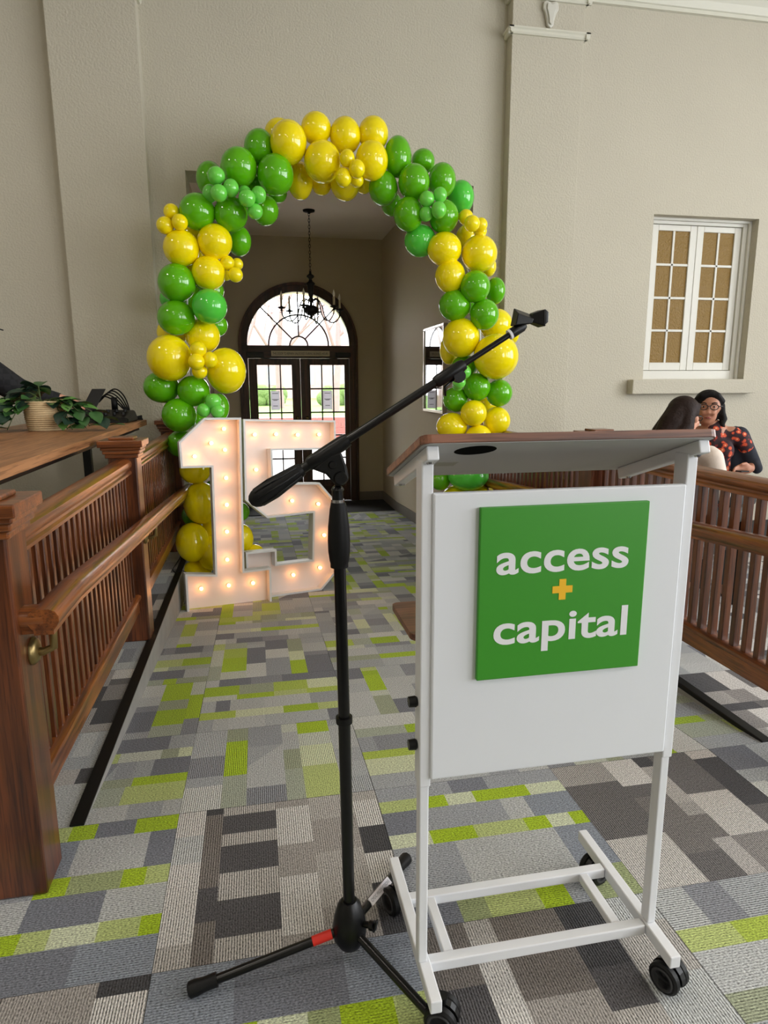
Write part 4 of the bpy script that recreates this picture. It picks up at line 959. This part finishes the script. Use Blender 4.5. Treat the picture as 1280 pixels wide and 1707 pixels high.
blob('trousers', [('c', [(tp(0,q*.1,.62), .105), (tp(.42,q*.12,.62), .08), (tp(.44,q*.12,.2), .06), (tp(.44,q*.12,.1), .06)]) for q in (-1, 1)], DENIM, per2, .015, 3)
blob('hair', [('e', at(-.026,0,.04), (.1,.104,.098)), ('c', [(at(-.06,0,.02), .088), (at(-.13,.0,-.07), .088), (at(-.2,.0,-.17), .07), (at(-.25,0,-.28), .045)]), ('c', [(at(-.06,-.06,.02), .05), (at(-.1,-.085,-.08), .05), (at(-.2,-.08,-.2), .045), (at(-.25,-.07,-.3), .03)]), ('c', [(at(-.05,.08,0), .045), (at(-.12,.1,-.12), .05), (at(-.2,.09,-.25), .04)]), ('c', [(at(.055,-.045,.082), .026), (at(.055,.05,.08), .03)])], HAIR2, per2, .008, 1)
m = MB()
for q in (-1, 1):
    c_ = at(.1, q*.034, .012); m.tube([c_+s*.025*math.cos(t)+Vector((0,0,.019*math.sin(t))) for t in [2*math.pi*k/16 for k in range(17)]], .003, 6); m.tube([at(.1, q*.061, .018), at(.05, q*.09, .016), at(-.02, q*.095, .01)], .003, 6)
m.build('glasses', GLF, per2, smooth=True)
# chairs
LEATH = mat('black_leather', (36, 40, 40), .5, bump=(60, .2, .004))
def armchair(x, y, ang, label, sz=.55):
    t = thing('armchair', label, 'chair', (x, y, 0), 'armchairs behind the right balustrade')
    R_ = Matrix.Rotation(ang, 3, 'Z')
    def rb(x0,y0,z0,x1,y1,z1,name,bev=.03):
        pts = [(x0,y0,z0),(x1,y0,z0),(x1,y1,z0),(x0,y1,z0),(x0,y0,z1),(x1,y0,z1),(x1,y1,z1),(x0,y1,z1)]
        MB().hexa([Vector((x,y,0))+R_@Vector(q) for q in pts]).build(name, LEATH if name != 'leg' else BLACKM, t, bevel=bev, seg=3)
    rb(-.26,-.28,sz-.12,.26,.24,sz,'seat'); rb(-.28,.2,sz,.28,.32,sz+.38,'backrest'); rb(-.36,-.28,sz+.1,-.27,.28,sz+.2,'armrest'); rb(.27,-.28,sz+.1,.36,.28,sz+.2,'armrest')
    for q in (-.31,.31):
        for w in (-.24,.24): rb(q-.02,w-.02,0,q+.02,w+.02,sz+.1,'leg',.004)
armchair(3.25, 4.33, math.radians(-33.5), 'black leather armchair under the person in the floral blouse')
armchair(2.81, 3.9, math.radians(120), 'black leather armchair under the person in the cream top', .5)

# person at the counter, mostly outside the frame: dark sleeve and cap brim show
SHIRT, nt, p = new_mat('black_plaid_flannel')
tc = N(nt, 'ShaderNodeTexCoord'); ck = N(nt, 'ShaderNodeTexChecker'); ck.inputs['Scale'].default_value = 26; ck.inputs['Color1'].default_value = (.008,.008,.010,1); ck.inputs['Color2'].default_value = (.015,.015,.018,1)
nt.links.new(tc.outputs['Object'], ck.inputs['Vector']); nt.links.new(ck.outputs[0], p.inputs['Base Color']); p.inputs['Roughness'].default_value = .9
DX, DY = -1.98, 5.02
per3 = thing('person', 'person in a black plaid shirt and black cap reaching over the counter', 'person', (DX, DY, 0))
f = Vector((1, 0, 0)); s = Vector((0, 1, 0))
hc = Vector((-1.88, DY, 1.90)); hp, at = head_prims(hc, f, s)
sh = Vector((DX, DY, 0))
wr = Vector((-1.36, 5.12, 1.405))
body = hp + [('c', [(at(-.02,0,-.08), .055), (tp(.02,0,1.66), .06)]), ('c', [(tp(0,0,1.6), .11), (tp(-.05,0,1.05), .14)])]
body += [('c', [(tp(.0,-.15,1.66), .06), (Vector((-1.72,5.04,1.53)), .05), (wr, .03)])] + hand_prims(wr, (.9,.15,-.2), (.1,0,-1), (0,1,0))
body += [('c', [(tp(.03,.2,1.6), .055), (tp(-.05,.27,1.34), .046), (tp(.02,.27,1.08), .03)])] + hand_prims(tp(.02,.27,1.08), (.1,0,-1), (0,-1,0), (1,0,0))
for q in (-1, 1): body += [('c', [(tp(-.05,q*.1,1.0), .1), (tp(-.04,q*.11,.5), .07), (tp(-.06,q*.11,.08), .045), (tp(.1,q*.12,.045), .038)])]
blob('body', body, SKIN2, per3, .0095, 3)
blob('shirt', [('c', [(tp(0,0,1.6), .13), (tp(0,0,1.3), .165), (tp(-.04,0,.98), .17)]), ('c', [(tp(.02,.17,1.59), .085), (tp(.02,-.17,1.59), .085)]), ('c', [(tp(.0,-.15,1.66), .11), (Vector((-1.80,5.0,1.60)), .115), (Vector((-1.62,5.06,1.465)), .088), (Vector((-1.48,5.10,1.425)), .06), (Vector((-1.39,5.12,1.41)), .043)]), ('c', [(tp(.03,.2,1.59), .085), (tp(-.05,.27,1.34), .07), (tp(.01,.27,1.12), .05)])], SHIRT, per3, .014, 3)
blob('trousers', [('c', [(tp(-.05,q*.09,1.0), .12), (tp(-.04,q*.11,.5), .09), (tp(-.06,q*.11,.1), .075)]) for q in (-1, 1)], DENIM, per3, .016, 3)
blob('hair', [('e', at(-.03,0,.03), (.095,.1,.095))], HAIR1, per3, .012, 2)
CAPM = mat('black_cap', (16, 16, 18), .8)
m = MB(); m.ell(at(-.012,0,.055), (.102,.104,.09), 24, 12)
cp_ = m.build('cap', CAPM, per3, smooth=True)
out = [(.04,-.09), (.12,-.085), (.18,-.05), (.2,0), (.18,.05), (.12,.085), (.04,.09)]
MB().prism(out, at(.02,0,.02), f+Vector((0,0,-.28)), s, Vector((0,0,1)), .008).build('cap_brim', CAPM, cp_, bevel=.002)

# ------------------------------------------------------------------ balloon arch
arch_t = thing('balloon_arch', 'large arch of green and yellow balloons framing the opening to the hall', 'balloon arch', (.75, 5.7, fz(5.7)))
def latex(name, rgb, thin):
    m_, nt, p = new_mat(name); c = lin(rgb)
    p.inputs['Base Color'].default_value = (*c, 1); p.inputs['Roughness'].default_value = .12; p.inputs['Coat Weight'].default_value = .35; p.inputs['Coat Roughness'].default_value = .05
    p.inputs['Subsurface Weight'].default_value = thin; p.inputs['Subsurface Radius'].default_value = (.08, .08, .03); p.inputs['Subsurface Scale'].default_value = .5
    return m_
BMAT = {'y': latex('yellow_latex', (252, 230, 6), .0), 'g': latex('green_latex', (94, 180, 14), .0), 'l': latex('lime_latex', (112, 214, 78), .0), 'm': latex('mid_green_latex', (84, 204, 66), .0)}
BNAME = {'y': 'yellow balloon', 'g': 'green balloon', 'l': 'small lime balloon', 'm': 'bright green balloon'}
BME = {}
for k, M_ in BMAT.items():
    m = MB(); n = 20; prof = []
    for i in range(15):
        a = math.pi*i/14; prof.append((math.sin(a)*(1-.06*max(0, -math.cos(a))**2), -math.cos(a)*(1.0 if math.cos(a) > 0 else 1.0)))
    prof = [(0 if r < 1e-5 else r, z) for r, z in prof]
    prof[-1] = (.05, 1.01); prof += [(.045, 1.03), (.075, 1.06), (.06, 1.08), (0, 1.07)]
    o = m.lathe(prof, (0,0,0), 24, (0,1,0)).build('balloon', M_, None, smooth=True)
    BME[k] = o.data; bpy.data.objects.remove(o)
rnd = random.Random(2)
AL = Vector((.75, 5.7, fz(5.7)))
for (k, x, y, z, rx, rz) in BALLOONS:
    o = bpy.data.objects.new('balloon', BME[k]); COL.objects.link(o); o.parent = arch_t; o['label'] = BNAME[k]
    o.location = Vector((x, y, z))-AL; o.scale = (rx, (rx+rz)/2, rz); o.rotation_euler = (rnd.uniform(-.25,.25), 0, rnd.uniform(-.25,.25))
# frame of the arch: two poles on plates and a bow
cpts = [(-0.542, 5.66, fz(5.66)+.004), (-0.542, 5.66, -0.236), (-0.502, 5.66, 0.191), (-0.453, 5.66, 0.811), (-0.504, 5.66, 1.261), (-0.498, 5.66, 1.696), (-0.492, 5.66, 2.256), (-0.390, 5.66, 2.597), (-0.189, 5.66, 2.916), (0.099, 5.66, 3.149), (0.432, 5.66, 3.267), (0.792, 5.66, 3.287), (1.111, 5.66, 3.260), (1.388, 5.66, 3.055), (1.597, 5.66, 2.821), (1.786, 5.66, 2.550), (1.929, 5.66, 2.209), (1.965, 5.66, 1.856), (1.946, 5.66, 1.494), (1.925, 5.66, 1.176), (1.908, 5.66, 0.688), (1.908, 5.66, fz(5.66)+.004)]
MB().tube(curve(cpts, 4), .008, 8).build('arch_pole', WHITEM, arch_t, smooth=True)
for x in (-0.542, 1.908): MB().box(x-.12, 5.56, fz(5.56)-.01, x+.12, 5.76, fz(5.56)+.004).build('base_plate', WHITEM, arch_t)

# ------------------------------------------------------------------ marquee numbers
RIMW = mat('painted_white_wood', (222, 222, 222), .5, var=.03, varscale=20)
FACEW = mat('white_back_board', (240, 228, 222), .6)
SOCK = mat('white_socket', (225, 215, 205), .5)
BULBE = mat('warm_lit_bulb', (255, 236, 200), .3, emit=((255, 168, 92), 14.0))
def number(name, label, A, ang, outline, bulbs, T):
    a = math.radians(ang); n = Vector((0, 1/12, 1)).normalized(); u = Vector((math.cos(a), math.sin(a), -math.sin(a)/12)).normalized(); w = n.cross(u)
    A = Vector(A); root = thing(name, label, 'marquee number', A)
    zmin = min(v for _, v in outline); 
    # offset outline inwards for the rim
    area = sum(outline[i][0]*outline[(i+1) % len(outline)][1]-outline[(i+1) % len(outline)][0]*outline[i][1] for i in range(len(outline)))
    sg = 1 if area > 0 else -1; th = .016; inn = []; N_ = len(outline)
    for i in range(N_):
        p0, p1, p2 = Vector(outline[i-1]), Vector(outline[i]), Vector(outline[(i+1) % N_])
        d1 = (p1-p0).normalized(); d2 = (p2-p1).normalized(); n1 = Vector((-d1.y, d1.x))*sg; n2 = Vector((-d2.y, d2.x))*sg
        k = (n1+n2); k = k/max(.3, k.dot(n1)); inn.append(p1+k*th)
    m = MB(); o3 = lambda p, d: A+u*p[0]+n*p[1]+w*d
    of = [m.bm.verts.new(o3(p, 0)) for p in outline]; ob = [m.bm.verts.new(o3(p, T)) for p in outline]; nf = [m.bm.verts.new(o3(p, 0)) for p in inn]; nb = [m.bm.verts.new(o3(p, T)) for p in inn]
    for i in range(N_):
        j = (i+1) % N_
        m.bm.faces.new((of[i], of[j], nf[j], nf[i])); m.bm.faces.new((of[j], of[i], ob[i], ob[j])); m.bm.faces.new((nf[i], nf[j], nb[j], nb[i])); m.bm.faces.new((ob[i], ob[j], nb[j], nb[i]))
    m.build('side_rim', RIMW, root)
    MB().prism([tuple(p) for p in inn], A+w*(T-.014), u, n, w, .012).build('back_board', FACEW, root)
    q = None
    for p in bulbs:
        b = A+u*p[0]+n*p[1]+w*(T-.014)
        if q is None:
            bu = MB().lathe([(0,.052),(.008,.05),(.0135,.042),(.0145,.034),(.011,.022),(.007,.012)], b, 12, -w).build('bulb', BULBE, root, smooth=True)
            so = MB().lathe([(.008,.016),(.012,.015),(.014,0)], b, 12, -w).build('socket', SOCK, bu, smooth='auto'); q = b
        else:
            c = inst(bu, root, b-q); d = inst(so, c, (0,0,0))
one = [(0,-.025),(.672,-.025),(.676,.282),(.459,.277),(.487,1.498),(.206,1.498),(.007,1.317),(.012,1.118),(.240,1.117),(.229,.27),(0,.298)]
b1 = [(.359,1.413),(.256,1.303),(.359,1.249),(.125,1.204),(.358,1.027),(.353,.814),(.344,.599),(.336,.373),(.123,.159),(.338,.162),(.535,.16)]
number('marquee_number', 'white light-up number one standing left beside the number five', (-.585, 5.06, -.24), 13, one, b1, .10)
five = [(-.07,0),(.456,0),(.597,.135),(.617,.765),(.47,.935),(.06,.952),(.06,1.218),(.632,1.215),(.636,1.46),(-.172,1.474),(-.186,.826),(-.004,.665),(.402,.68),(.38,.277),(.062,.275),(.062,.398),(-.2,.40),(-.2,.13)]
b5 = [(-.066,1.351),(.116,1.351),(.306,1.343),(.502,1.343),(-.067,1.065),(.235,.791),(.474,.747),(.519,.471),(.471,.188),(.222,.154)]
K5 = 1.01
number('marquee_number', 'white light-up number five standing right of the number one', (.068, 5.355, -.263), 18, [(a*K5, b*K5) for a, b in five], [(a*K5, b*K5) for a, b in b5], .10)
tag(MB().tube([(-.42, 5.2, fz(5.2)+.004), (-.52, 5.32, fz(5.3)+.004), (-.6, 5.34, .0), (-.64, 5.36, .012), (-.68, 5.3, .006), (-.72, 5.42, .005), (-.7, 5.9, .005)], .004, 6).build('power_cord', RUBBER, None, smooth=True), 'thin black power cord running from the numbers over the curb', 'cord')

# ------------------------------------------------------------------ lectern
LX0, LX1 = .330, .966
lec = thing('lectern', 'white rolling lectern with walnut top and green square sign', 'lectern', ((LX0+LX1)/2, 1.4, 0))
PW, PD = .026, .05
PYF = 1.30                                # front face of the posts
for a in (LX0, LX1-PW):
    p = MB().box(a+.002, PYF, .125, a+PW-.002, PYF+.032, .66).build('lower_post', WHITEM, lec, bevel=.003)
    MB().box(a-.0, PYF-.006, .60, a+PW+.0, PYF+.042, 1.345).build('post', WHITEM, lec, bevel=.003)
for z in (.99, .885):
    MB().lathe([(0,-.02),(.012,-.02),(.013,-.004),(.01,0),(0,0)], (LX0, PYF+.02, z-.19), 12, (1,0,0)).build('clamp_knob', BLACKP, lec, smooth='auto')
panel = MB().box(LX0+PW-.002, PYF-.014, .622, LX1-PW-.002, PYF+.004, 1.277).build('front_panel', WHITEP, lec, bevel=.004)
# board: high edge towards the viewer, sloping down to the speaker's side
YA, YB, ZA, ZB = 1.245, 1.615, 1.385, 1.268
XA, XB = .318, .978
sl = Vector((0, YB-YA, ZB-ZA)).normalized(); nn = Vector((1,0,0)).cross(sl)
o_ = Vector((0, YA, ZA)); L_ = math.hypot(YB-YA, ZB-ZA)
rc = .02
def rrect(x0, x1, y0, y1, r, n=4):
    pts = []
    for cx, cy, a0 in ((x1-r, y0+r, -90), (x1-r, y1-r, 0), (x0+r, y1-r, 90), (x0+r, y0+r, 180)):
        for k in range(n+1):
            a = math.radians(a0+90*k/n); pts.append((cx+r*math.cos(a), cy+r*math.sin(a)))
    return pts
top = MB().prism(rrect(XA, XB, 0, L_, rc), o_, (1,0,0), sl, nn, .018).build('top_board', WALNUT, lec, bevel=.002)
MB().prism(rrect(XA+.004, XB-.004, .004, L_-.004, rc), o_-nn*.0012, (1,0,0), sl, nn, .0012).build('underside', GREYU, top)
hole = o_+sl*.075-nn*.0018
MB().lathe([(0,0),(.045,0),(.045,.0006),(0,.0006)], hole+Vector((.452,0,0)), 24, nn).build('cable_grommet', mat('matt_black_hole', (5,5,5), .95, spec=.05), top)  # flush disc, the dark inside of the hole put into its colour
lb = o_+sl*.2-nn*.0018
MB().hexa([lb+Vector((.405,0,0)), lb+Vector((.455,0,0)), lb+Vector((.455,0,0))+sl*.05, lb+Vector((.405,0,0))+sl*.05, lb+Vector((.405,0,0))+nn*.0006, lb+Vector((.455,0,0))+nn*.0006, lb+Vector((.455,0,0))+sl*.05+nn*.0006, lb+Vector((.405,0,0))+sl*.05+nn*.0006]).build('maker_plate', mat('grey_plate', (150,148,140), .5), top)
for a in (LX0+.002, LX1-PW+.002):
    x = a+PW/2
    br = MB().bar(Vector((x, 0, 0))+o_+sl*.022-nn*.0155, Vector((x, 0, 0))+o_+sl*(L_-.03)-nn*.0155, .026, .029, up=nn).build('top_bracket', WHITEM, lec, bevel=.003)
    for d in (.05, L_-.06):
        MB().lathe([(0,.004),(.006,.004),(.008,0),(0,0)], Vector((x, 0, 0))+o_+sl*d-nn*.03, 10, -nn).build('bolt', CHROME, br, smooth='auto')
MB().prism(rrect(LX0+.002, LX1-.002, 1.385, 1.62, .02), (0,0,.915), (1,0,0), (0,1,0), (0,0,1), .016).build('shelf', WALNUT, lec, bevel=.002)
# foot frame
for a in (LX0+.004, LX1-PW-.002):
    MB().box(a, 1.195, .092, a+.028, 1.668, .125).build('foot_bar', WHITEM, lec, bevel=.003)
for y in (1.312, 1.515):
    MB().box(LX0+.03, y-.014, .094, LX1-.03, y+.014, .122).build('cross_bar', WHITEM, lec, bevel=.003)
for x in (.415, .868):
    MB().box(x-.013, 1.326, .096, x+.013, 1.501, .12).build('brace_bar', WHITEM, lec, bevel=.003)
for k, (cx, cy, yaw) in enumerate(((.374, 1.235, 60), (.962, 1.228, 25), (.343, 1.60, 20), (.962, 1.60, -70))):
    t_ = math.radians(yaw); ax = Vector((math.cos(t_), math.sin(t_), 0)); fw = Vector((-ax.y, ax.x, 0))
    c = Vector((cx, cy, .0415))
    cs = MB().lathe([(0,.06),(.012,.06),(.012,.03),(.018,.03),(.018,.022),(0,.022)], (cx, cy, .034), 14).build('caster', BLACKP, lec, smooth='auto')
    for s_ in (-1, 1):
        w_ = MB().lathe([(0,-.011),(.034,-.011),(.039,-.006),(.039,.006),(.034,.011),(0,.011)], c+ax*.02*s_, 22, ax).build('wheel', RUBBER, cs, smooth='auto')
        MB().lathe([(.022,0),(.026,.003),(.03,0)], c+ax*(.031*s_ ), 20, ax*s_).build('wheel_cap', mat('dark_grey_hub', (52,52,54), .5) if k == 0 and s_ < 0 else bpy.data.materials['dark_grey_hub'], w_, smooth=True)
    m = MB(); m.prism([(math.cos(math.radians(q))*.041, math.sin(math.radians(q))*.041) for q in range(-20, 181, 20)] + [(-.02, .0), (.02, -.0)], c-ax*.008, fw, (0,0,1), ax, .016); m.build('caster_hood', BLACKP, cs)
# sign
SGREEN = mat('sign_green', (58, 148, 34), .45); SWHITE = mat('sign_white', (236, 236, 240), .5); SYEL = mat('sign_yellow', (246, 190, 30), .5)
ys = PYF-.014
sg = MB().box(.4525, ys-.012, .858, .842, ys, 1.245).build('sign_board', SGREEN, lec, bevel=.002, label='square green sign')
def word(s_, x0, x1, zb, xh):
    """set in bold humanist letters: x-height xh on baseline zb"""
    me = text_mesh(s_, 1.0, 1.02, .018); ref = text_mesh('x', 1.0, 1, .018)
    h = max(v.co.y for v in ref.vertices)-min(v.co.y for v in ref.vertices); b0 = min(v.co.y for v in ref.vertices)
    xs = [v.co.x for v in me.vertices]; kx = (x1-x0)/(max(xs)-min(xs)); ky = xh/h
    off = lec.location
    for v in me.vertices: v.co = Vector(((v.co.x-min(xs))*kx+x0, ys-.0122, (v.co.y-b0)*ky+zb))-off
    bm = bmesh.new(); bm.from_mesh(me); r = bmesh.ops.extrude_face_region(bm, geom=bm.faces[:]); bmesh.ops.translate(bm, verts=[g for g in r['geom'] if isinstance(g, bmesh.types.BMVert)], vec=(0,-.0006,0)); bmesh.ops.recalc_face_normals(bm, faces=bm.faces[:]); bm.to_mesh(me); bm.free()
    for q_ in me.polygons: q_.use_smooth = False
    me.materials.clear(); me.materials.append(SWHITE); o = bpy.data.objects.new('lettering', me); COL.objects.link(o); o.parent = sg; o['label'] = 'white lettering reading ' + s_
word('access', .490, .799, 1.0975, .0475)
word('capital', .488, .806, .9385, .0475)
MB().prism([(-.0235,-.008),(-.008,-.008),(-.008,-.0235),(.008,-.0235),(.008,-.008),(.0235,-.008),(.0235,.008),(.008,.008),(.008,.0235),(-.008,.0235),(-.008,.008),(-.0235,.008)], (.6445, ys-.0121, 1.056), (1,0,0), (0,0,1), (0,-1,0), .0008).build('plus_mark', SYEL, sg, label='yellow plus mark')

# ------------------------------------------------------------------ microphone stand
MX, MY = .188, 1.472
mic = thing('microphone_stand', 'black tripod microphone boom stand before the lectern', 'microphone stand', (MX, MY, 0))
MB().lathe([(0,.045),(.03,.045),(.043,.07),(.045,.1),(.04,.13),(.03,.165),(.02,.178),(.0,.178)], (MX, MY, 0), 20).build('hub', BLACKP, mic, smooth='auto')
MB().tube([(MX, MY, .15), (MX-.0045, MY, .69)], .0152, 18).build('lower_tube', BLACKM, mic, smooth='auto')
MB().lathe([(0,-.008),(.0205,-.008),(.0205,.008),(0,.008)], (MX-.0045, MY, .69), 18).build('ring_stop', BLACKP, mic, smooth='auto')
MB().tube([(MX-.0045, MY, .695), (MX-.009, MY, 1.1)], .0142, 18).build('middle_tube', BLACKM, mic, smooth='auto')
MB().lathe([(0,-.008),(.021,-.008),(.021,.002),(.0225,.006),(.0255,.03),(.026,.055),(.0245,.09),(.02,.13),(.0165,.146),(0,.146)], (MX-.0095, MY, 1.087), 22).build('clutch_grip', RUBBER, mic, smooth='auto')
MB().lathe([(0,-.004),(.0155,-.004),(.0155,.004),(0,.004)], (MX-.0105, MY, 1.236), 18).build('collar_ring', CHROME, mic, smooth='auto')
MB().lathe([(0,0),(.013,0),(.013,.022),(.015,.024),(.012,.03),(.007,.034),(.007,.05),(0,.05)], (MX-.0105, MY, 1.238), 18).build('swivel_neck', BLACKM, mic, smooth='auto')
MB().lathe([(0,0),(.008,0),(.009,.018),(.013,.022),(.013,.034),(0,.036)], (MX+.034, MY-.022, .118), 14, (.75,-.6,.25)).build('hub_knob', BLACKP, mic, smooth='auto')
MB().bar((MX+.058, MY-.044, .112), (MX+.064, MY-.05, .148), .012, .006).build('hub_knob_wing', BLACKP, mic, bevel=.002)
# boom
g0 = Vector((-.020, MY, 1.239)); e0 = Vector((.622, MY, 1.634)); bd = (e0-g0).normalized(); Lb = (e0-g0).length
bu_ = Vector((-bd.z, 0, bd.x)); k1 = Vector((.1655, MY, 1.321)); k2 = Vector((.183, MY, 1.291))
MB().prism([(.120,1.312),(.150,1.300),(.166,1.281),(.178,1.272),(.193,1.274),(.2035,1.288),(.199,1.312),(.186,1.35),(.16,1.345)], (0, MY-.015, 0), (1,0,0), (0,0,1), (0,1,0), .03).build('pivot_arm', BLACKP, mic, bevel=.005)
MB().lathe([(0,-.021),(.008,-.021),(.0095,-.017),(.0095,.017),(0,.017)], k1, 18, (0,1,0)).build('pivot_bolt', BLACKM, mic, smooth='auto')
MB().lathe([(0,-.02),(.0135,-.02),(.0155,-.017),(.0155,.017),(.0135,.02),(0,.02)], k2, 20, (0,1,0)).build('pivot_knob', BLACKP, mic, smooth='auto')
gp = MB(); pr = [(0,0),(.008,.001),(.015,.006),(.0205,.016),(.0225,.03),(.0218,.06),(.019,.1),(.0155,.135),(.0135,.14),(0,.14)]
gp.lathe(pr, g0, 22, bd)
grip = gp.build('counter_grip', RUBBER, mic, smooth='auto')
for k in range(8):
    a = 2*math.pi*k/8; rd = bu_*math.cos(a)+Vector((0,1,0))*math.sin(a)
    MB().tube([g0+bd*.022+rd*.0205, g0+bd*.06+rd*.0222, g0+bd*.13+rd*.0158], .0026, 6).build('grip_ridge', BLACKP, grip, smooth=True)
MB().tube([g0+bd*.135, g0+bd*.165], .011, 16).build('boom_core', BLACKM, mic, smooth='auto')
MB().lathe([(0,.155),(.013,.155),(.0165,.162),(.0175,.18),(.0175,.245),(.015,.262),(0,.262)], g0, 18, bd).build('boom_sleeve', BLACKP, mic, smooth='auto')
MB().tube([g0+bd*.25, g0+bd*.52], .0098, 16).build('boom_tube', BLACKM, mic, smooth='auto')
cl_ = MB().lathe([(0,.500),(.0125,.500),(.0145,.507),(.0145,.57),(.012,.58),(0,.58)], g0, 18, bd).build('boom_clutch', BLACKP, mic, smooth='auto')
q_ = g0+bd*.555-bu_*.016
MB().lathe([(0,-.012),(.014,-.012),(.016,0),(.014,.012),(0,.012)], q_, 14, (0,1,0)).build('clutch_knob', BLACKP, cl_, smooth='auto')
MB().tube([q_-bd*.012, q_-bd*.04-bu_*.004, q_-bd*.05-bu_*.022], .003, 7).build('clutch_lever', BLACKM, cl_, smooth=True)
MB().tube([g0+bd*.57, g0+bd*(Lb-.04)], .0066, 14).build('boom_rod', BLACKM, mic, smooth='auto')
MB().lathe([(.0,Lb-.049),(.012,Lb-.049),(.012,Lb-.043),(.0,Lb-.043)], g0, 18, bd).build('thread_ring', WHITEM, mic, smooth='auto')
MB().lathe([(0,Lb-.043),(.0118,Lb-.043),(.0118,Lb-.012),(.008,Lb-.004),(0,Lb-.004)], g0, 18, bd).build('clip_stem', BLACKP, mic, smooth='auto')
c0_, c1_ = MY-.017, MY+.017
clip = MB().hexa([(.589,c0_,1.629),(.629,c0_,1.633),(.629,c1_,1.633),(.589,c1_,1.629),(.5945,c0_,1.6555),(.633,c0_,1.6435),(.635,c1_,1.6585),(.5965,c1_,1.6705)]).build('microphone_clip', BLACKP, mic, bevel=.002)
MB().hexa([(.628,c0_+.004,1.637),(.661,c0_-.004,1.627),(.661,c1_+.004,1.627),(.628,c1_-.004,1.637),(.632,c0_+.004,1.656),(.659,c0_-.004,1.665),(.659,c1_+.004,1.667),(.634,c1_-.004,1.6585)]).build('clip_wing', BLACKP, clip, bevel=.002)
MB().hexa([(.659,c0_-.004,1.63),(.667,c0_-.004,1.637),(.667,c1_+.004,1.637),(.659,c1_+.004,1.63),(.658,c0_-.004,1.6655),(.667,c0_-.004,1.659),(.667,c1_+.004,1.661),(.658,c1_+.004,1.667)]).build('clip_lip', BLACKM, clip, bevel=.002)
MB().lathe([(0,-.0125),(.005,-.0125),(.005,.0125),(0,.0125)], (.609, MY, 1.637), 14, (.35,.75,-.55)).build('clip_rivet', CHROME, clip, smooth='auto')
# legs
ft = [(-.199, 1.441), (.40, 1.765), (.385, 1.19)]
for k, (x, y) in enumerate(ft):
    d = Vector((x-MX, y-MY, 0)); dl = d.length; d.normalize(); a = Vector((MX, MY, .088))+d*.04; b = Vector((x, y, .022))
    lg = MB().tube([a, b], .0115, 14).build('leg', BLACKM, mic, smooth='auto')
    dd = (b-a).normalized()
    MB().lathe([(0,-.002),(.017,-.002),(.0165,.03),(.0195,.05),(.0195,.066),(.015,.07),(0,.07)], b-dd*.045, 16, dd).build('rubber_foot', RUBBER, lg, smooth='auto')
    if k == 0: MB().tube([a+dd*.008, a+dd*.06], .0122, 16).build('red_tape', mat('red_tape', (222, 44, 30), .5), lg, smooth='auto', label='band of red tape')
    if k == 1:
        up2 = Vector((0,0,1)); sd2 = dd.cross(up2).normalized(); up2 = sd2.cross(dd); c0 = a+dd*.07
        nrm = (up2*.75-sd2*(-.66)).normalized(); wdt = dd.cross(nrm).normalized()
        tp_ = MB().hexa([c0-wdt*.0105+nrm*.009, c0+dd*.13-wdt*.0105+nrm*.009, c0+dd*.13+wdt*.0105+nrm*.009, c0+wdt*.0105+nrm*.009, c0-wdt*.0105+nrm*.0126, c0+dd*.13-wdt*.0105+nrm*.0126, c0+dd*.13+wdt*.0105+nrm*.0126, c0+wdt*.0105+nrm*.0126]).build('paper_label', PAPER, lg, label='white label with faint hand lettering')
        me = text_mesh('CMDC PRODUCTIONS', .016, 1, 0)
        xs = [v.co.x for v in me.vertices]; kx = .118/(max(xs)-min(xs)); loc = Vector((MX, MY, 0))
        for v in me.vertices: v.co = c0+dd*(.006+(v.co.x-min(xs))*kx)+(-wdt if wdt.z < 0 else wdt)*(v.co.y*.8-.004)+nrm*.0129-loc
        me.materials.clear(); me.materials.append(mat('grey_pencil', (120,120,124), .8)); o = bpy.data.objects.new('lettering', me); COL.objects.link(o); o.parent = tp_
